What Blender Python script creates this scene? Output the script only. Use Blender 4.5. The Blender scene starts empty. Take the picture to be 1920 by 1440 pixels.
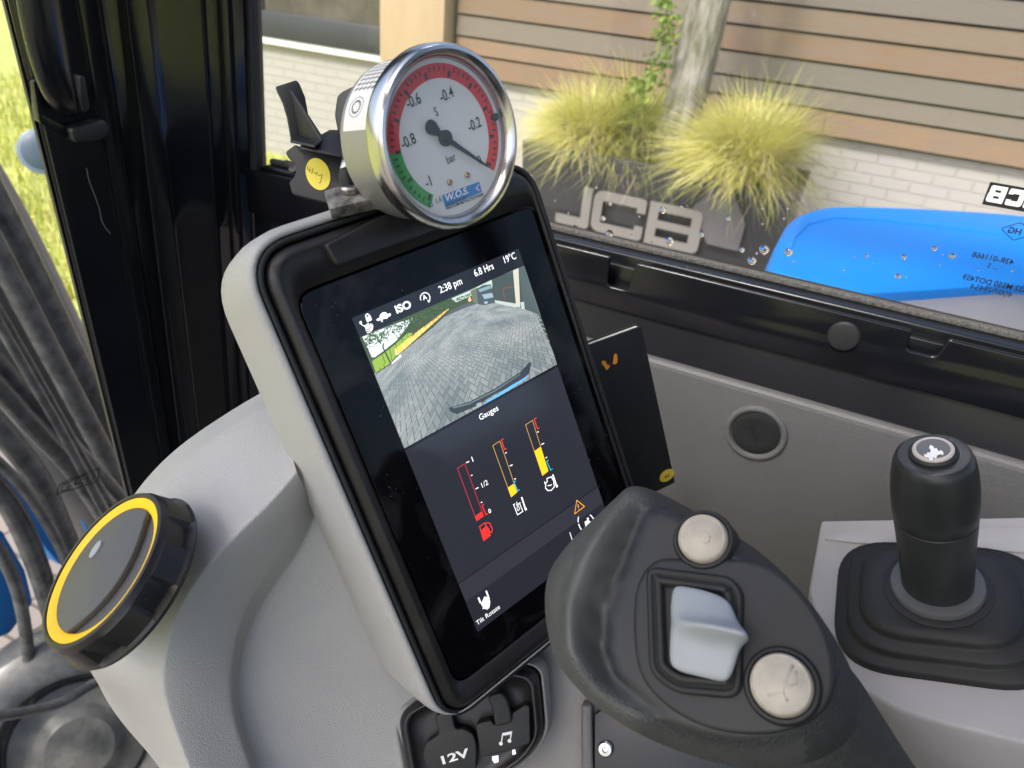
import bpy, bmesh, math, random
from mathutils import Vector, Matrix, noise
R = math.radians
rnd = random.Random(7)
sc = bpy.context.scene
COL = sc.collection
# ------------------------------------------------------------------ camera
F = 1400.0                      # focal length in photo pixels (1920 wide)
CAM = Vector((0, 0, 1.70))
_y, _p, _r = R(23), R(30), R(5.7)
FW = Vector((-math.sin(_y)*math.cos(_p), math.cos(_y)*math.cos(_p), -math.sin(_p)))
_r0 = Vector((math.cos(_y), math.sin(_y), 0)); _u0 = _r0.cross(FW)
RT = _r0*math.cos(_r) + _u0*math.sin(_r)
UP = _u0*math.cos(_r) - _r0*math.sin(_r)
cd = bpy.data.cameras.new('camera'); cam = bpy.data.objects.new('camera', cd); COL.objects.link(cam)
cam.matrix_world = Matrix(((RT.x, UP.x, -FW.x, CAM.x), (RT.y, UP.y, -FW.y, CAM.y), (RT.z, UP.z, -FW.z, CAM.z), (0, 0, 0, 1)))
cd.sensor_width = 36; cd.lens = F/1920*36; cd.clip_start = 0.01; cd.clip_end = 2000
cd.dof.use_dof = True; cd.dof.focus_distance = 0.40; cd.dof.aperture_fstop = 14.0
sc.camera = cam
# ------------------------------------------------------------------ light
SUN_AZ, SUN_EL = R(250), R(52)   # azimuth: direction the light comes from, from +X counter-clockwise
w = bpy.data.worlds.new('World'); sc.world = w; w.use_nodes = True
nt = w.node_tree
sky = nt.nodes.new('ShaderNodeTexSky'); sky.sky_type = 'NISHITA'; sky.sun_disc = False
sky.sun_elevation = SUN_EL; sky.sun_rotation = R(90) - SUN_AZ; sky.air_density = 1.0; sky.dust_density = 4.0; sky.ozone_density = 1.0
bg = nt.nodes['Background']; bg.inputs['Strength'].default_value = 0.15
nt.links.new(sky.outputs[0], bg.inputs[0])
sl = bpy.data.lights.new('sun', 'SUN'); sl.energy = 1.7; sl.angle = R(9); sl.color = (1, .96, .9)
so = bpy.data.objects.new('sun', sl); COL.objects.link(so)
sd = Vector((math.cos(SUN_AZ)*math.cos(SUN_EL), math.sin(SUN_AZ)*math.cos(SUN_EL), math.sin(SUN_EL)))
so.rotation_euler = sd.to_track_quat('Z', 'Y').to_euler(); so.location = sd*10
sc.view_settings.view_transform = 'Standard'; sc.view_settings.look = 'None'
sc.view_settings.exposure = 1.15; sc.view_settings.gamma = 1.0
sc.cycles.max_bounces = 8; sc.cycles.transparent_max_bounces = 16
sc.cycles.caustics_reflective = False; sc.cycles.caustics_refractive = False

# ------------------------------------------------------------------ projection helpers
def ray(px, py): return FW + RT*((px-960)/F) - UP*((py-720)/F)
def W(px, py, d): return CAM + ray(px, py)*d
class Fr:                       # a local frame: origin, U right, V up, N out
    def __init__(s, o, n, up=None, u=None):
        s.o = Vector(o); s.n = Vector(n).normalized()
        if u is not None:
            s.u = (Vector(u) - s.n*Vector(u).dot(s.n)).normalized(); s.v = s.n.cross(s.u)
        else:
            s.v = (Vector(up) - s.n*Vector(up).dot(s.n)).normalized(); s.u = s.v.cross(s.n)
    def p(s, a, b, c=0.0): return s.o + s.u*a + s.v*b + s.n*c
    def q(s, px, py, c=0.0):    # pixel of the photo -> (u, v) in the plane at height c
        r = ray(px, py); o = s.o + s.n*c
        t = (o-CAM).dot(s.n)/r.dot(s.n); P = CAM + r*t - o
        return (P.dot(s.u), P.dot(s.v))
    def qs(s, pts, c=0.0): return [s.q(x, y, c) for x, y in pts]
    def shift(s, a, b, c=0.0): return Fr(s.p(a, b, c), s.n, u=s.u)
# ------------------------------------------------------------------ materials
def srgb(h):
    h = h.lstrip('#'); v = [int(h[i:i+2], 16)/255 for i in (0, 2, 4)]
    return tuple((x/12.92 if x <= .04045 else ((x+.055)/1.055)**2.4) for x in v)
def mat(name, col, rough=.5, metal=0, bump=None, var=None, coat=0, emit=None, es=1, spec=.5, dust_glare=0, trans=0, ior=1.45, attr=None, scale3=None, aniso=0):
    m = bpy.data.materials.new(name); m.use_nodes = True; n = m.node_tree; b = n.nodes['Principled BSDF']
    L = n.links.new
    c = (*col, 1)
    b.inputs['Base Color'].default_value = c; b.inputs['Roughness'].default_value = rough; b.inputs['Metallic'].default_value = metal
    b.inputs['Coat Weight'].default_value = coat; b.inputs['Coat Roughness'].default_value = .08
    b.inputs['Specular IOR Level'].default_value = spec; b.inputs['IOR'].default_value = ior
    b.inputs['Transmission Weight'].default_value = trans
    if aniso: b.inputs['Anisotropic'].default_value = aniso
    tc = n.nodes.new('ShaderNodeTexCoord'); co = tc.outputs['Object']
    if scale3:
        mp = n.nodes.new('ShaderNodeMapping'); mp.inputs['Scale'].default_value = scale3; L(co, mp.inputs[0]); co = mp.outputs[0]
    cur = None
    if attr:
        a = n.nodes.new('ShaderNodeAttribute'); a.attribute_name = attr; cur = a.outputs['Color']
        L(cur, b.inputs['Base Color'])
    if var:                      # (scale, amount[, second colour])
        t = n.nodes.new('ShaderNodeTexNoise'); t.inputs['Scale'].default_value = var[0]; t.inputs['Detail'].default_value = 6; t.inputs['Roughness'].default_value = .6
        L(co, t.inputs['Vector'])
        mr = n.nodes.new('ShaderNodeMapRange'); mr.inputs[1].default_value = .35; mr.inputs[2].default_value = .65
        L(t.outputs[0], mr.inputs[0])
        mx = n.nodes.new('ShaderNodeMix'); mx.data_type = 'RGBA'
        if len(var) > 2:
            if cur: L(cur, mx.inputs[6])
            else: mx.inputs[6].default_value = c
            mx.inputs[7].default_value = (*var[2], 1)
            ml = n.nodes.new('ShaderNodeMath'); ml.operation = 'MULTIPLY'; ml.inputs[1].default_value = var[1]; L(mr.outputs[0], ml.inputs[0]); L(ml.outputs[0], mx.inputs[0])
        else:
            mx.blend_type = 'MULTIPLY'; mx.inputs[0].default_value = 1
            if cur: L(cur, mx.inputs[6])
            else: mx.inputs[6].default_value = c
            cr = n.nodes.new('ShaderNodeMapRange'); cr.inputs[3].default_value = 1-var[1]; cr.inputs[4].default_value = 1+var[1]*.6; L(mr.outputs[0], cr.inputs[0]); L(cr.outputs[0], mx.inputs[7])
        cur = mx.outputs[2]; L(cur, b.inputs['Base Color'])
        rr = n.nodes.new('ShaderNodeMapRange'); rr.inputs[3].default_value = max(0, rough-.06); rr.inputs[4].default_value = min(1, rough+.08); L(t.outputs[0], rr.inputs[0]); L(rr.outputs[0], b.inputs['Roughness'])
    if dust_glare:                     # sparse pale specks and a faint smear painted in like a soft reflection
        v = n.nodes.new('ShaderNodeTexVoronoi'); v.inputs['Scale'].default_value = 330; v.inputs['Randomness'].default_value = 1
        dn = n.nodes.new('ShaderNodeTexNoise'); dn.inputs['Scale'].default_value = 900
        L(tc.outputs['Object'], dn.inputs['Vector'])
        vm = n.nodes.new('ShaderNodeVectorMath'); vm.operation = 'MULTIPLY_ADD'; vm.inputs[1].default_value = (.001, .001, .001)
        L(dn.outputs['Color'], vm.inputs[0]); L(tc.outputs['Object'], vm.inputs[2]); L(vm.outputs[0], v.inputs['Vector'])
        th = n.nodes.new('ShaderNodeMath'); th.operation = 'LESS_THAN'; th.inputs[1].default_value = .075; L(v.outputs['Distance'], th.inputs[0])
        n2 = n.nodes.new('ShaderNodeTexNoise'); n2.inputs['Scale'].default_value = 45; n2.inputs['Detail'].default_value = 4; L(tc.outputs['Object'], n2.inputs['Vector'])
        r2 = n.nodes.new('ShaderNodeMapRange'); r2.inputs[1].default_value = .5; r2.inputs[2].default_value = .75; L(n2.outputs[0], r2.inputs[0])
        m2 = n.nodes.new('ShaderNodeMath'); m2.operation = 'MULTIPLY'; L(th.outputs[0], m2.inputs[0]); L(r2.outputs[0], m2.inputs[1])
        m3 = n.nodes.new('ShaderNodeMath'); m3.operation = 'MULTIPLY'; m3.inputs[1].default_value = dust_glare; L(m2.outputs[0], m3.inputs[0])
        mx = n.nodes.new('ShaderNodeMix'); mx.data_type = 'RGBA'; L(m3.outputs[0], mx.inputs[0])
        if cur: L(cur, mx.inputs[6])
        else: mx.inputs[6].default_value = c
        mx.inputs[7].default_value = (.6, .6, .58, 1); L(mx.outputs[2], b.inputs['Base Color'])
        n3 = n.nodes.new('ShaderNodeTexNoise'); n3.inputs['Scale'].default_value = 28; n3.inputs['Detail'].default_value = 8; n3.inputs['Distortion'].default_value = 1.2; L(tc.outputs['Object'], n3.inputs['Vector'])
        r3 = n.nodes.new('ShaderNodeMapRange'); r3.inputs[1].default_value = .5; r3.inputs[2].default_value = .8; r3.inputs[4].default_value = .07*dust_glare; L(n3.outputs[0], r3.inputs[0])
        m4 = n.nodes.new('ShaderNodeMath'); m4.operation = 'MAXIMUM'; L(m3.outputs[0], m4.inputs[0]); L(r3.outputs[0], m4.inputs[1]); L(m4.outputs[0], mx.inputs[0])
    if bump:
        t = n.nodes.new('ShaderNodeTexNoise'); t.inputs['Scale'].default_value = bump[0]; t.inputs['Detail'].default_value = bump[3] if len(bump) > 3 else 2
        L(co, t.inputs['Vector'])
        bp = n.nodes.new('ShaderNodeBump'); bp.inputs['Strength'].default_value = bump[1]; bp.inputs['Distance'].default_value = bump[2]
        L(t.outputs[0], bp.inputs['Height']); L(bp.outputs[0], b.inputs['Normal'])
    if emit:
        b.inputs['Emission Color'].default_value = (*emit, 1); b.inputs['Emission Strength'].default_value = es
        if emit == 'attr': pass
    return m
def emat(name, hexc, es=.55):
    c = srgb(hexc); return mat(name, (.01, .01, .01), rough=.12, emit=c, es=es)
def glassmat(name, haze=.03, tint=(1, 1, 1)):
    m = bpy.data.materials.new(name); m.use_nodes = True; n = m.node_tree; n.nodes.clear(); L = n.links.new
    out = n.nodes.new('ShaderNodeOutputMaterial'); tr = n.nodes.new('ShaderNodeBsdfTransparent'); tr.inputs[0].default_value = (*tint, 1)
    gl = n.nodes.new('ShaderNodeBsdfGlossy'); gl.inputs['Roughness'].default_value = .02
    df = n.nodes.new('ShaderNodeBsdfDiffuse'); df.inputs[0].default_value = (.8, .8, .78, 1)
    fr = n.nodes.new('ShaderNodeFresnel'); fr.inputs[0].default_value = 1.45
    a = n.nodes.new('ShaderNodeMixShader'); b = n.nodes.new('ShaderNodeMixShader')
    tc = n.nodes.new('ShaderNodeTexCoord'); t = n.nodes.new('ShaderNodeTexNoise'); t.inputs['Scale'].default_value = 14; t.inputs['Detail'].default_value = 5
    L(tc.outputs['Object'], t.inputs['Vector'])
    mr = n.nodes.new('ShaderNodeMapRange'); mr.inputs[1].default_value = .3; mr.inputs[2].default_value = .8; mr.inputs[3].default_value = haze*.5; mr.inputs[4].default_value = haze*2
    L(t.outputs[0], mr.inputs[0]); L(mr.outputs[0], a.inputs[0]); L(tr.outputs[0], a.inputs[1]); L(df.outputs[0], a.inputs[2])
    ge = n.nodes.new('ShaderNodeNewGeometry'); iv = n.nodes.new('ShaderNodeMath'); iv.operation = 'SUBTRACT'; iv.inputs[0].default_value = 1; L(ge.outputs['Backfacing'], iv.inputs[1]); mu = n.nodes.new('ShaderNodeMath'); mu.operation = 'MULTIPLY'; L(fr.outputs[0], mu.inputs[0]); L(iv.outputs[0], mu.inputs[1])
    L(mu.outputs[0], b.inputs[0]); L(a.outputs[0], b.inputs[1]); L(gl.outputs[0], b.inputs[2]); L(b.outputs[0], out.inputs[0])
    return m
M = {}
M['grey'] = mat('grey_grained_plastic', (.455, .45, .44), .50, bump=(1700, .8, .0005, 1), var=(8, .05))
M['dgrey'] = mat('dark_grey_grained_plastic', (.122, .122, .125), .46, bump=(900, .6, .0006, 1), var=(6, .06))
M['silver'] = mat('silver_painted_plastic', (.385, .375, .375), .36, var=(14, .06), bump=(900, .3, .0004, 1), coat=.15)
M['black'] = mat('satin_black_paint', (.008, .009, .011), .24, bump=(260, .05, .0005), var=(20, .15))
M['blackmatt'] = mat('matt_black_plastic', (.012, .0125, .0135), .5, bump=(1300, .2, .0003, 1), dust_glare=.25)
M['blackgloss'] = mat('gloss_black_glass', (.003, .003, .004), .07, dust_glare=.6, spec=.22)
M['bezel'] = mat('bezel_black_plastic', (.016, .015, .016), .38, bump=(1300, .15, .0002, 1), dust_glare=.3)
M['rubber'] = mat('black_rubber', (.017, .018, .019), .55, bump=(900, .25, .0003, 1), var=(60, .12))
M['gripgrain'] = mat('grained_grip_rubber', (.105, .107, .103), .60, bump=(650, 1, .0016, 2), var=(400, .3))
M['gripsoft'] = mat('soft_touch_grip', (.026, .029, .030), .36, bump=(300, .12, .0004, 2), var=(60, .1))
M['face'] = mat('joystick_face_plastic', (.020, .022, .024), .5, bump=(500, .15, .0003, 2), dust_glare=.1, var=(70, .12))
M['beige'] = mat('beige_button_plastic', (.46, .415, .35), .42, var=(120, .14), bump=(500, .1, .0004))
M['rocker'] = mat('pale_grey_plastic', (.33, .355, .385), .4)
M['yellow'] = mat('yellow_plastic_glow', (.90, .53, .005), .38, emit=(.9, .50, .005), es=.08)  # slight glow added to the colour; the plastic itself is no lamp
M['steel'] = mat('polished_steel', (.60, .59, .57), .22, metal=1, var=(30, .06))
M['steelb'] = mat('brushed_steel', (.36, .355, .35), .45, metal=.55, bump=(60, .08, .0004))
M['white'] = mat('dial_white', (.72, .72, .74), .6)
M['red'] = mat('dial_red', (.68, .03, .03), .6)
M['green'] = mat('dial_green', (.02, .34, .06), .6)
M['ink'] = mat('black_ink', (.012, .012, .014), .6)
M['blue'] = mat('dial_blue', (.02, .21, .60), .6)
M['paper'] = mat('sticker_white', (.80, .80, .79), .5)
M['stickery'] = mat('sticker_yellow', (.86, .72, .08), .55)
M['brass'] = mat('brass', (.55, .35, .18), .3, metal=1)
M['scuff'] = mat('scuffed_black_steel', (.05, .048, .045), .45, var=(160, .7, (.42, .40, .36)), metal=.3)
M['bluepaint'] = mat('blue_body_paint', (.0, .19, .62), .5, coat=.0, spec=.3)
M['hose'] = mat('grey_rubber_hose', (.075, .08, .08), .22, var=(30, .6), bump=(200, .1, .001))
M['boom'] = mat('weathered_grey_steel', (.11, .115, .115), .42, var=(9, .7, (.05, .053, .055)))
M['tyre'] = mat('wet_black_rubber', (.03, .035, .038), .25, var=(9, .8, (.16, .16, .15)))
M['glass'] = glassmat('window_glass', .006)
M['gaugeglass'] = glassmat('gauge_glass', .035)
M['drop'] = mat('water', (1, 1, 1), .0, trans=1, ior=1.33)
M['whiteink'] = mat('white_print', (.85, .85, .85), .5)
M['orangeink'] = mat('orange_print', (.9, .33, .03), .5)
M['yellowink'] = mat('yellow_print', (.8, .58, .06), .5)
M['seal'] = mat('dusty_rubber_seal', (.035, .035, .033), .8, var=(700, .6, (.22, .21, .19)), bump=(700, .5, .001))
M['pebble'] = mat('pebbled_black_paint', (.012, .0125, .016), .30, bump=(600, .22, .0004, 1))
M['chrome_bolt'] = mat('zinc_bolt', (.55, .53, .5), .3, metal=1)
M['woodpost'] = mat('pale_wood_post', (.46, .34, .21), .7, var=(5, .3, (.5, .43, .32)), scale3=(9, 9, 1))
M['siding'] = mat('weathered_wood_cladding', (.4, .3, .2), .75, attr='Col', var=(7, .6, (.165, .145, .12)), scale3=(.6, 1, 8), bump=(50, .6, .006, 6))
M['gap'] = mat('dark_gap', (.06, .05, .04), .9)
M['winframe'] = mat('anthracite_frame', (.045, .05, .055), .4)
M['winpane'] = mat('dark_window_pane', (.05, .045, .04), .08, var=(2, .6, (.18, .16, .14)))
M['planter'] = mat('anthracite_planter', (.024, .026, .029), .45, var=(5, .15))
M['planterpanel'] = mat('grey_planter_panel', (.10, .10, .105), .4)
M['jcb'] = mat('pale_letter_panel', (.19, .183, .17), .6)
M['soil'] = mat('soil', (.05, .035, .02), .9)
M['bark'] = mat('bark', (.30, .285, .26), .9, var=(22, .9, (.085, .09, .045)), scale3=(1, 1, .25), bump=(30, .8, .02, 5))
M['mesh'] = None
def brickmat():
    m = bpy.data.materials.new('white_painted_brick'); m.use_nodes = True; n = m.node_tree; b = n.nodes['Principled BSDF']; L = n.links.new
    tc = n.nodes.new('ShaderNodeTexCoord'); mp = n.nodes.new('ShaderNodeMapping'); mp.inputs['Rotation'].default_value = (R(90), 0, 0)
    L(tc.outputs['Object'], mp.inputs[0]); br = n.nodes.new('ShaderNodeTexBrick'); L(mp.outputs[0], br.inputs['Vector'])
    br.inputs['Scale'].default_value = 1; br.inputs['Brick Width'].default_value = .22; br.inputs['Row Height'].default_value = .068; br.inputs['Mortar Size'].default_value = .006
    br.inputs['Mortar Smooth'].default_value = .4
    br.inputs['Color1'].default_value = (.38, .37, .34, 1); br.inputs['Color2'].default_value = (.365, .357, .33, 1); br.inputs['Mortar'].default_value = (.362, .354, .325, 1)
    L(br.outputs['Color'], b.inputs['Base Color']); b.inputs['Roughness'].default_value = .8
    bp = n.nodes.new('ShaderNodeBump'); bp.inputs['Distance'].default_value = .006; bp.invert = True; L(br.outputs['Fac'], bp.inputs['Height']); L(bp.outputs[0], b.inputs['Normal'])
    return m
M['brick'] = brickmat()
def pavemat():
    m = bpy.data.materials.new('clay_pavers'); m.use_nodes = True; n = m.node_tree; b = n.nodes['Principled BSDF']; L = n.links.new
    tc = n.nodes.new('ShaderNodeTexCoord'); br = n.nodes.new('ShaderNodeTexBrick'); L(tc.outputs['Object'], br.inputs['Vector'])
    br.inputs['Scale'].default_value = 1; br.inputs['Brick Width'].default_value = .21; br.inputs['Row Height'].default_value = .105; br.inputs['Mortar Size'].default_value = .005
    br.inputs['Color1'].default_value = (.32, .28, .24, 1); br.inputs['Color2'].default_value = (.22, .19, .17, 1); br.inputs['Mortar'].default_value = (.10, .09, .07, 1)
    L(br.outputs['Color'], b.inputs['Base Color']); b.inputs['Roughness'].default_value = .85
    return m
M['pave'] = pavemat()
M['lawn'] = mat('lawn_green', (.34, .38, .09), .9, var=(5, .6, (.50, .50, .17)))
def leafmat(name, trans=.3):
    m = bpy.data.materials.new(name); m.use_nodes = True; n = m.node_tree; b = n.nodes['Principled BSDF']; L = n.links.new
    a = n.nodes.new('ShaderNodeAttribute'); a.attribute_name = 'Col'; L(a.outputs['Color'], b.inputs['Base Color']); b.inputs['Roughness'].default_value = .55
    t = n.nodes.new('ShaderNodeBsdfTranslucent'); L(a.outputs['Color'], t.inputs[0]); mx = n.nodes.new('ShaderNodeMixShader'); mx.inputs[0].default_value = trans
    L(b.outputs[0], mx.inputs[1]); L(t.outputs[0], mx.inputs[2]); L(mx.outputs[0], n.nodes['Material Output'].inputs[0]); return m
M['leaf'] = leafmat('leaf_blades')
def dotmesh():
    m = mat('perforated_black_mesh', (.10, .10, .105), .55); n = m.node_tree; b = n.nodes['Principled BSDF']; L = n.links.new
    tc = n.nodes.new('ShaderNodeTexCoord'); v = n.nodes.new('ShaderNodeTexVoronoi'); v.inputs['Scale'].default_value = 330; v.inputs['Randomness'].default_value = 0
    L(tc.outputs['Object'], v.inputs['Vector']); mr = n.nodes.new('ShaderNodeMapRange'); mr.inputs[1].default_value = .25; mr.inputs[2].default_value = .5
    L(v.outputs['Distance'], mr.inputs[0]); mx = n.nodes.new('ShaderNodeMix'); mx.data_type = 'RGBA'; L(mr.outputs[0], mx.inputs[0])
    mx.inputs[6].default_value = (.02, .02, .022, 1); mx.inputs[7].default_value = (.22, .22, .23, 1); L(mx.outputs[2], b.inputs['Base Color']); return m
M['mesh'] = dotmesh()

# ------------------------------------------------------------------ objects
def tag(o, label=None, cat=None, group=None, kind=None):
    if label: o['label'] = label
    if cat: o['category'] = cat
    if group: o['group'] = group
    if kind: o['kind'] = kind
    return o
def thing(name, loc, label, cat, group=None):
    o = bpy.data.objects.new(name, None); COL.objects.link(o); o.location = loc; o.empty_display_size = .02
    return tag(o, label, cat, group)
def wpos(o):
    p = Vector(o.location)
    while o.parent: o = o.parent; p += o.location
    return p
def mk(name, verts, faces, m, parent=None, smooth=False, bevel=0, seg=2, sub=0, cols=None, solid=0, ang=30):
    verts = [Vector(v) for v in verts]
    c = sum(verts, Vector())/max(1, len(verts))
    if parent is None and name in ('lawn', 'paving'): c = Vector()
    me = bpy.data.meshes.new(name); me.from_pydata([v-c for v in verts], [], faces); me.materials.append(m)
    if cols:
        ca = me.color_attributes.new('Col', 'FLOAT_COLOR', 'CORNER'); k = 0
        for f, col in zip(faces, cols):
            for _ in f: ca.data[k].color = (*col, 1); k += 1
    bm = bmesh.new(); bm.from_mesh(me); bmesh.ops.recalc_face_normals(bm, faces=bm.faces); bm.to_mesh(me); bm.free()
    o = bpy.data.objects.new(name, me); COL.objects.link(o)
    if parent: o.parent = parent; o.location = c - wpos(parent)
    else: o.location = c
    if smooth:
        for p in me.polygons: p.use_smooth = True
    if solid:
        md = o.modifiers.new('s', 'SOLIDIFY'); md.thickness = solid; md.offset = -1
    if bevel:
        md = o.modifiers.new('b', 'BEVEL'); md.width = bevel; md.segments = seg; md.limit_method = 'ANGLE'; md.angle_limit = R(ang); md.harden_normals = False
        for p in me.polygons: p.use_smooth = True
        me.set_sharp_from_angle(angle=R(ang)) if False else None
    if sub:
        md = o.modifiers.new('sub', 'SUBSURF'); md.levels = sub; md.render_levels = sub
    return o
class MB:
    def __init__(s): s.v = []; s.f = []; s.c = []
    def add(s, vs, fs, col=None):
        b = len(s.v); s.v += [Vector(v) for v in vs]; s.f += [tuple(i+b for i in f) for f in fs]; s.c += [col or (1, 1, 1)]*len(fs)
    def prism(s, fr, pts, w0, w1, col=None):
        n = len(pts); vs = [fr.p(a, b, w0) for a, b in pts] + [fr.p(a, b, w1) for a, b in pts]
        fs = [tuple(range(n))[::-1], tuple(range(n, 2*n))] + [(i, (i+1) % n, n+(i+1) % n, n+i) for i in range(n)]
        s.add(vs, fs, col)
    def flat(s, fr, pts, w, col=None): s.add([fr.p(a, b, w) for a, b in pts], [tuple(range(len(pts)))], col)
    def ribbon(s, fr, pts, wd, w, closed=False, col=None):   # a stroke of even width lying in a plane
        n = len(pts); P = [Vector((a, b)) for a, b in pts]; L = []
        for i in range(n):
            if closed: d0 = (P[i]-P[i-1]).normalized(); d1 = (P[(i+1) % n]-P[i]).normalized()
            else:
                d0 = (P[i]-P[i-1]).normalized() if i else (P[1]-P[0]).normalized()
                d1 = (P[i+1]-P[i]).normalized() if i < n-1 else d0
            d = (d0+d1); d = d.normalized() if d.length > 1e-9 else d0
            k = 1/max(.5, d.dot(d0)); nn = Vector((-d.y, d.x))*wd/2*k; L.append((P[i]+nn, P[i]-nn))
        vs = []
        for a, b in L: vs += [fr.p(a.x, a.y, w), fr.p(b.x, b.y, w)]
        m = n if closed else n-1
        s.add(vs, [(2*i, 2*i+1, 2*((i+1) % n)+1, 2*((i+1) % n)) for i in range(m)], col)
    def box(s, x0, x1, y0, y1, z0, z1, col=None):
        s.add([(x, y, z) for x in (x0, x1) for y in (y0, y1) for z in (z0, z1)], [(0, 1, 3, 2), (4, 6, 7, 5), (0, 4, 5, 1), (2, 3, 7, 6), (0, 2, 6, 4), (1, 5, 7, 3)], col)
    def tube(s, pts, rad, seg=12, col=None, caps=True):
        pts = [Vector(p) for p in pts]; n = len(pts); rad = rad if isinstance(rad, (list, tuple)) else [rad]*n
        up = Vector((0, 0, 1)); rings = []
        d = (pts[1]-pts[0]).normalized(); a = d.orthogonal().normalized()
        for i in range(n):
            d = (pts[min(i+1, n-1)]-pts[max(i-1, 0)]).normalized(); a = (a-d*a.dot(d)).normalized(); b = d.cross(a)
            rings.append([pts[i]+(a*math.cos(t)+b*math.sin(t))*rad[i] for t in [2*math.pi*k/seg for k in range(seg)]])
        vs = [v for r_ in rings for v in r_]
        fs = [(i*seg+k, i*seg+(k+1) % seg, (i+1)*seg+(k+1) % seg, (i+1)*seg+k) for i in range(n-1) for k in range(seg)]
        if caps: fs += [tuple(range(seg))[::-1], tuple(range((n-1)*seg, n*seg))]
        s.add(vs, fs, col)
    def build(s, name, m, parent=None, **k):
        return mk(name, s.v, s.f, m, parent, cols=s.c if k.pop('vc', False) else None, **k)
def rpoly(pts, r, seg=6):       # round the corners of a polygon
    n = len(pts); out = []
    rs = r if isinstance(r, (list, tuple)) else [r]*n
    for i in range(n):
        P = Vector(pts[i]); A = Vector(pts[i-1]); B = Vector(pts[(i+1) % n])
        da = (A-P); db = (B-P); la, lb = da.length, db.length; da.normalize(); db.normalize()
        k = min(rs[i], la*.49, lb*.49)
        if k < 1e-7: out.append((P.x, P.y)); continue
        a = P+da*k; b = P+db*k
        for j in range(seg+1):
            t = j/seg; q = a*(1-t)**2 + P*2*t*(1-t)*1.0 + b*t*t
            out.append((q.x, q.y))
    return out
def inset(pts, d):              # move a (ccw or cw) outline inwards by d
    n = len(pts); area = sum(pts[i][0]*pts[(i+1) % n][1]-pts[(i+1) % n][0]*pts[i][1] for i in range(n)); sg = 1 if area > 0 else -1; out = []
    for i in range(n):
        a = Vector(pts[i-1]); p = Vector(pts[i]); b = Vector(pts[(i+1) % n]); e0 = (p-a); e1 = (b-p)
        if e0.length < 1e-9: e0 = e1
        if e1.length < 1e-9: e1 = e0
        e0.normalize(); e1.normalize(); n0 = Vector((-e0.y, e0.x))*sg; n1 = Vector((-e1.y, e1.x))*sg; m = (n0+n1)
        m = m.normalized() if m.length > 1e-6 else n0
        k = d/max(.4, m.dot(n0)); q = p+m*k; out.append((q.x, q.y))
    return out
def loft(name, fr, rings, m, parent=None, cap0=True, cap1=True, **k):   # rings: [(pts2d, w)]
    n = len(rings[0][0]); vs = [fr.p(a, b, w) for pts, w in rings for a, b in pts]
    fs = [(i*n+j, i*n+(j+1) % n, (i+1)*n+(j+1) % n, (i+1)*n+j) for i in range(len(rings)-1) for j in range(n)]
    if cap0: fs.append(tuple(range(n))[::-1])
    if cap1: fs.append(tuple(range((len(rings)-1)*n, len(rings)*n)))
    k.setdefault('smooth', True)
    return mk(name, vs, fs, m, parent, **k)
def circ(r, n=48, c=(0, 0), a0=0): return [(c[0]+r*math.cos(a0+2*math.pi*i/n), c[1]+r*math.sin(a0+2*math.pi*i/n)) for i in range(n)]
def lathe(name, fr, prof, m, parent=None, n=64, cap0=True, cap1=True, **k):
    k.setdefault('smooth', True)
    o = loft(name, fr, [(circ(max(r, 1e-5), n), w) for r, w in prof], m, parent, cap0, cap1, **k)
    sharp(o); return o
def sharp(o, a=35):
    try: o.data.set_sharp_from_angle(angle=R(a))
    except Exception: pass
    return o
_tc = {}
def text(name, fr, s, h, at, m, parent=None, w=0, mirror=False, align='LEFT', sx=1, bold=0, ext=0, rot=0, shear=0, mb=None, sp=1):
    key = (s, bold, align, sp)
    if key not in _tc:
        cu = bpy.data.curves.new('t', 'FONT'); cu.body = s; cu.align_x = align; cu.offset = bold; cu.space_character = sp; cu.resolution_u = 4
        o = bpy.data.objects.new('t', cu); COL.objects.link(o); dg = bpy.context.evaluated_depsgraph_get(); me = bpy.data.meshes.new_from_object(o.evaluated_get(dg))
        _tc[key] = ([v.co.copy() for v in me.vertices], [tuple(p.vertices) for p in me.polygons])
        bpy.data.objects.remove(o); bpy.data.curves.remove(cu)
    V, Fc = _tc[key]; k = h/.69; cr, sr = math.cos(rot), math.sin(rot); vs = []
    for v in V:
        x = v.x*k*sx + v.y*k*shear; y = v.y*k; x, y = x*cr-y*sr, x*sr+y*cr
        if mirror: x = -x
        vs.append(fr.p(at[0]+x, at[1]+y, w))
    if mb is not None: mb.add(vs, Fc); return None
    return mk(name, vs, Fc, m, parent)

# ================================================================== OUTSIDE
YW = 5.2                                                     # house wall plane
mb = MB(); mb.add([(-60, -60, -.03), (60, -60, -.03), (60, 60, -.03), (-60, 60, -.03)], [(0, 1, 2, 3)]); tag(mb.build('lawn', M['lawn']), kind='structure')
mb = MB(); mb.add([(-2.75, -8, -.026), (9, -8, -.026), (9, YW, -.026), (-2.75, YW, -.026)], [(0, 1, 2, 3)]); tag(mb.build('paving', M['pave']), kind='structure')
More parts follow.
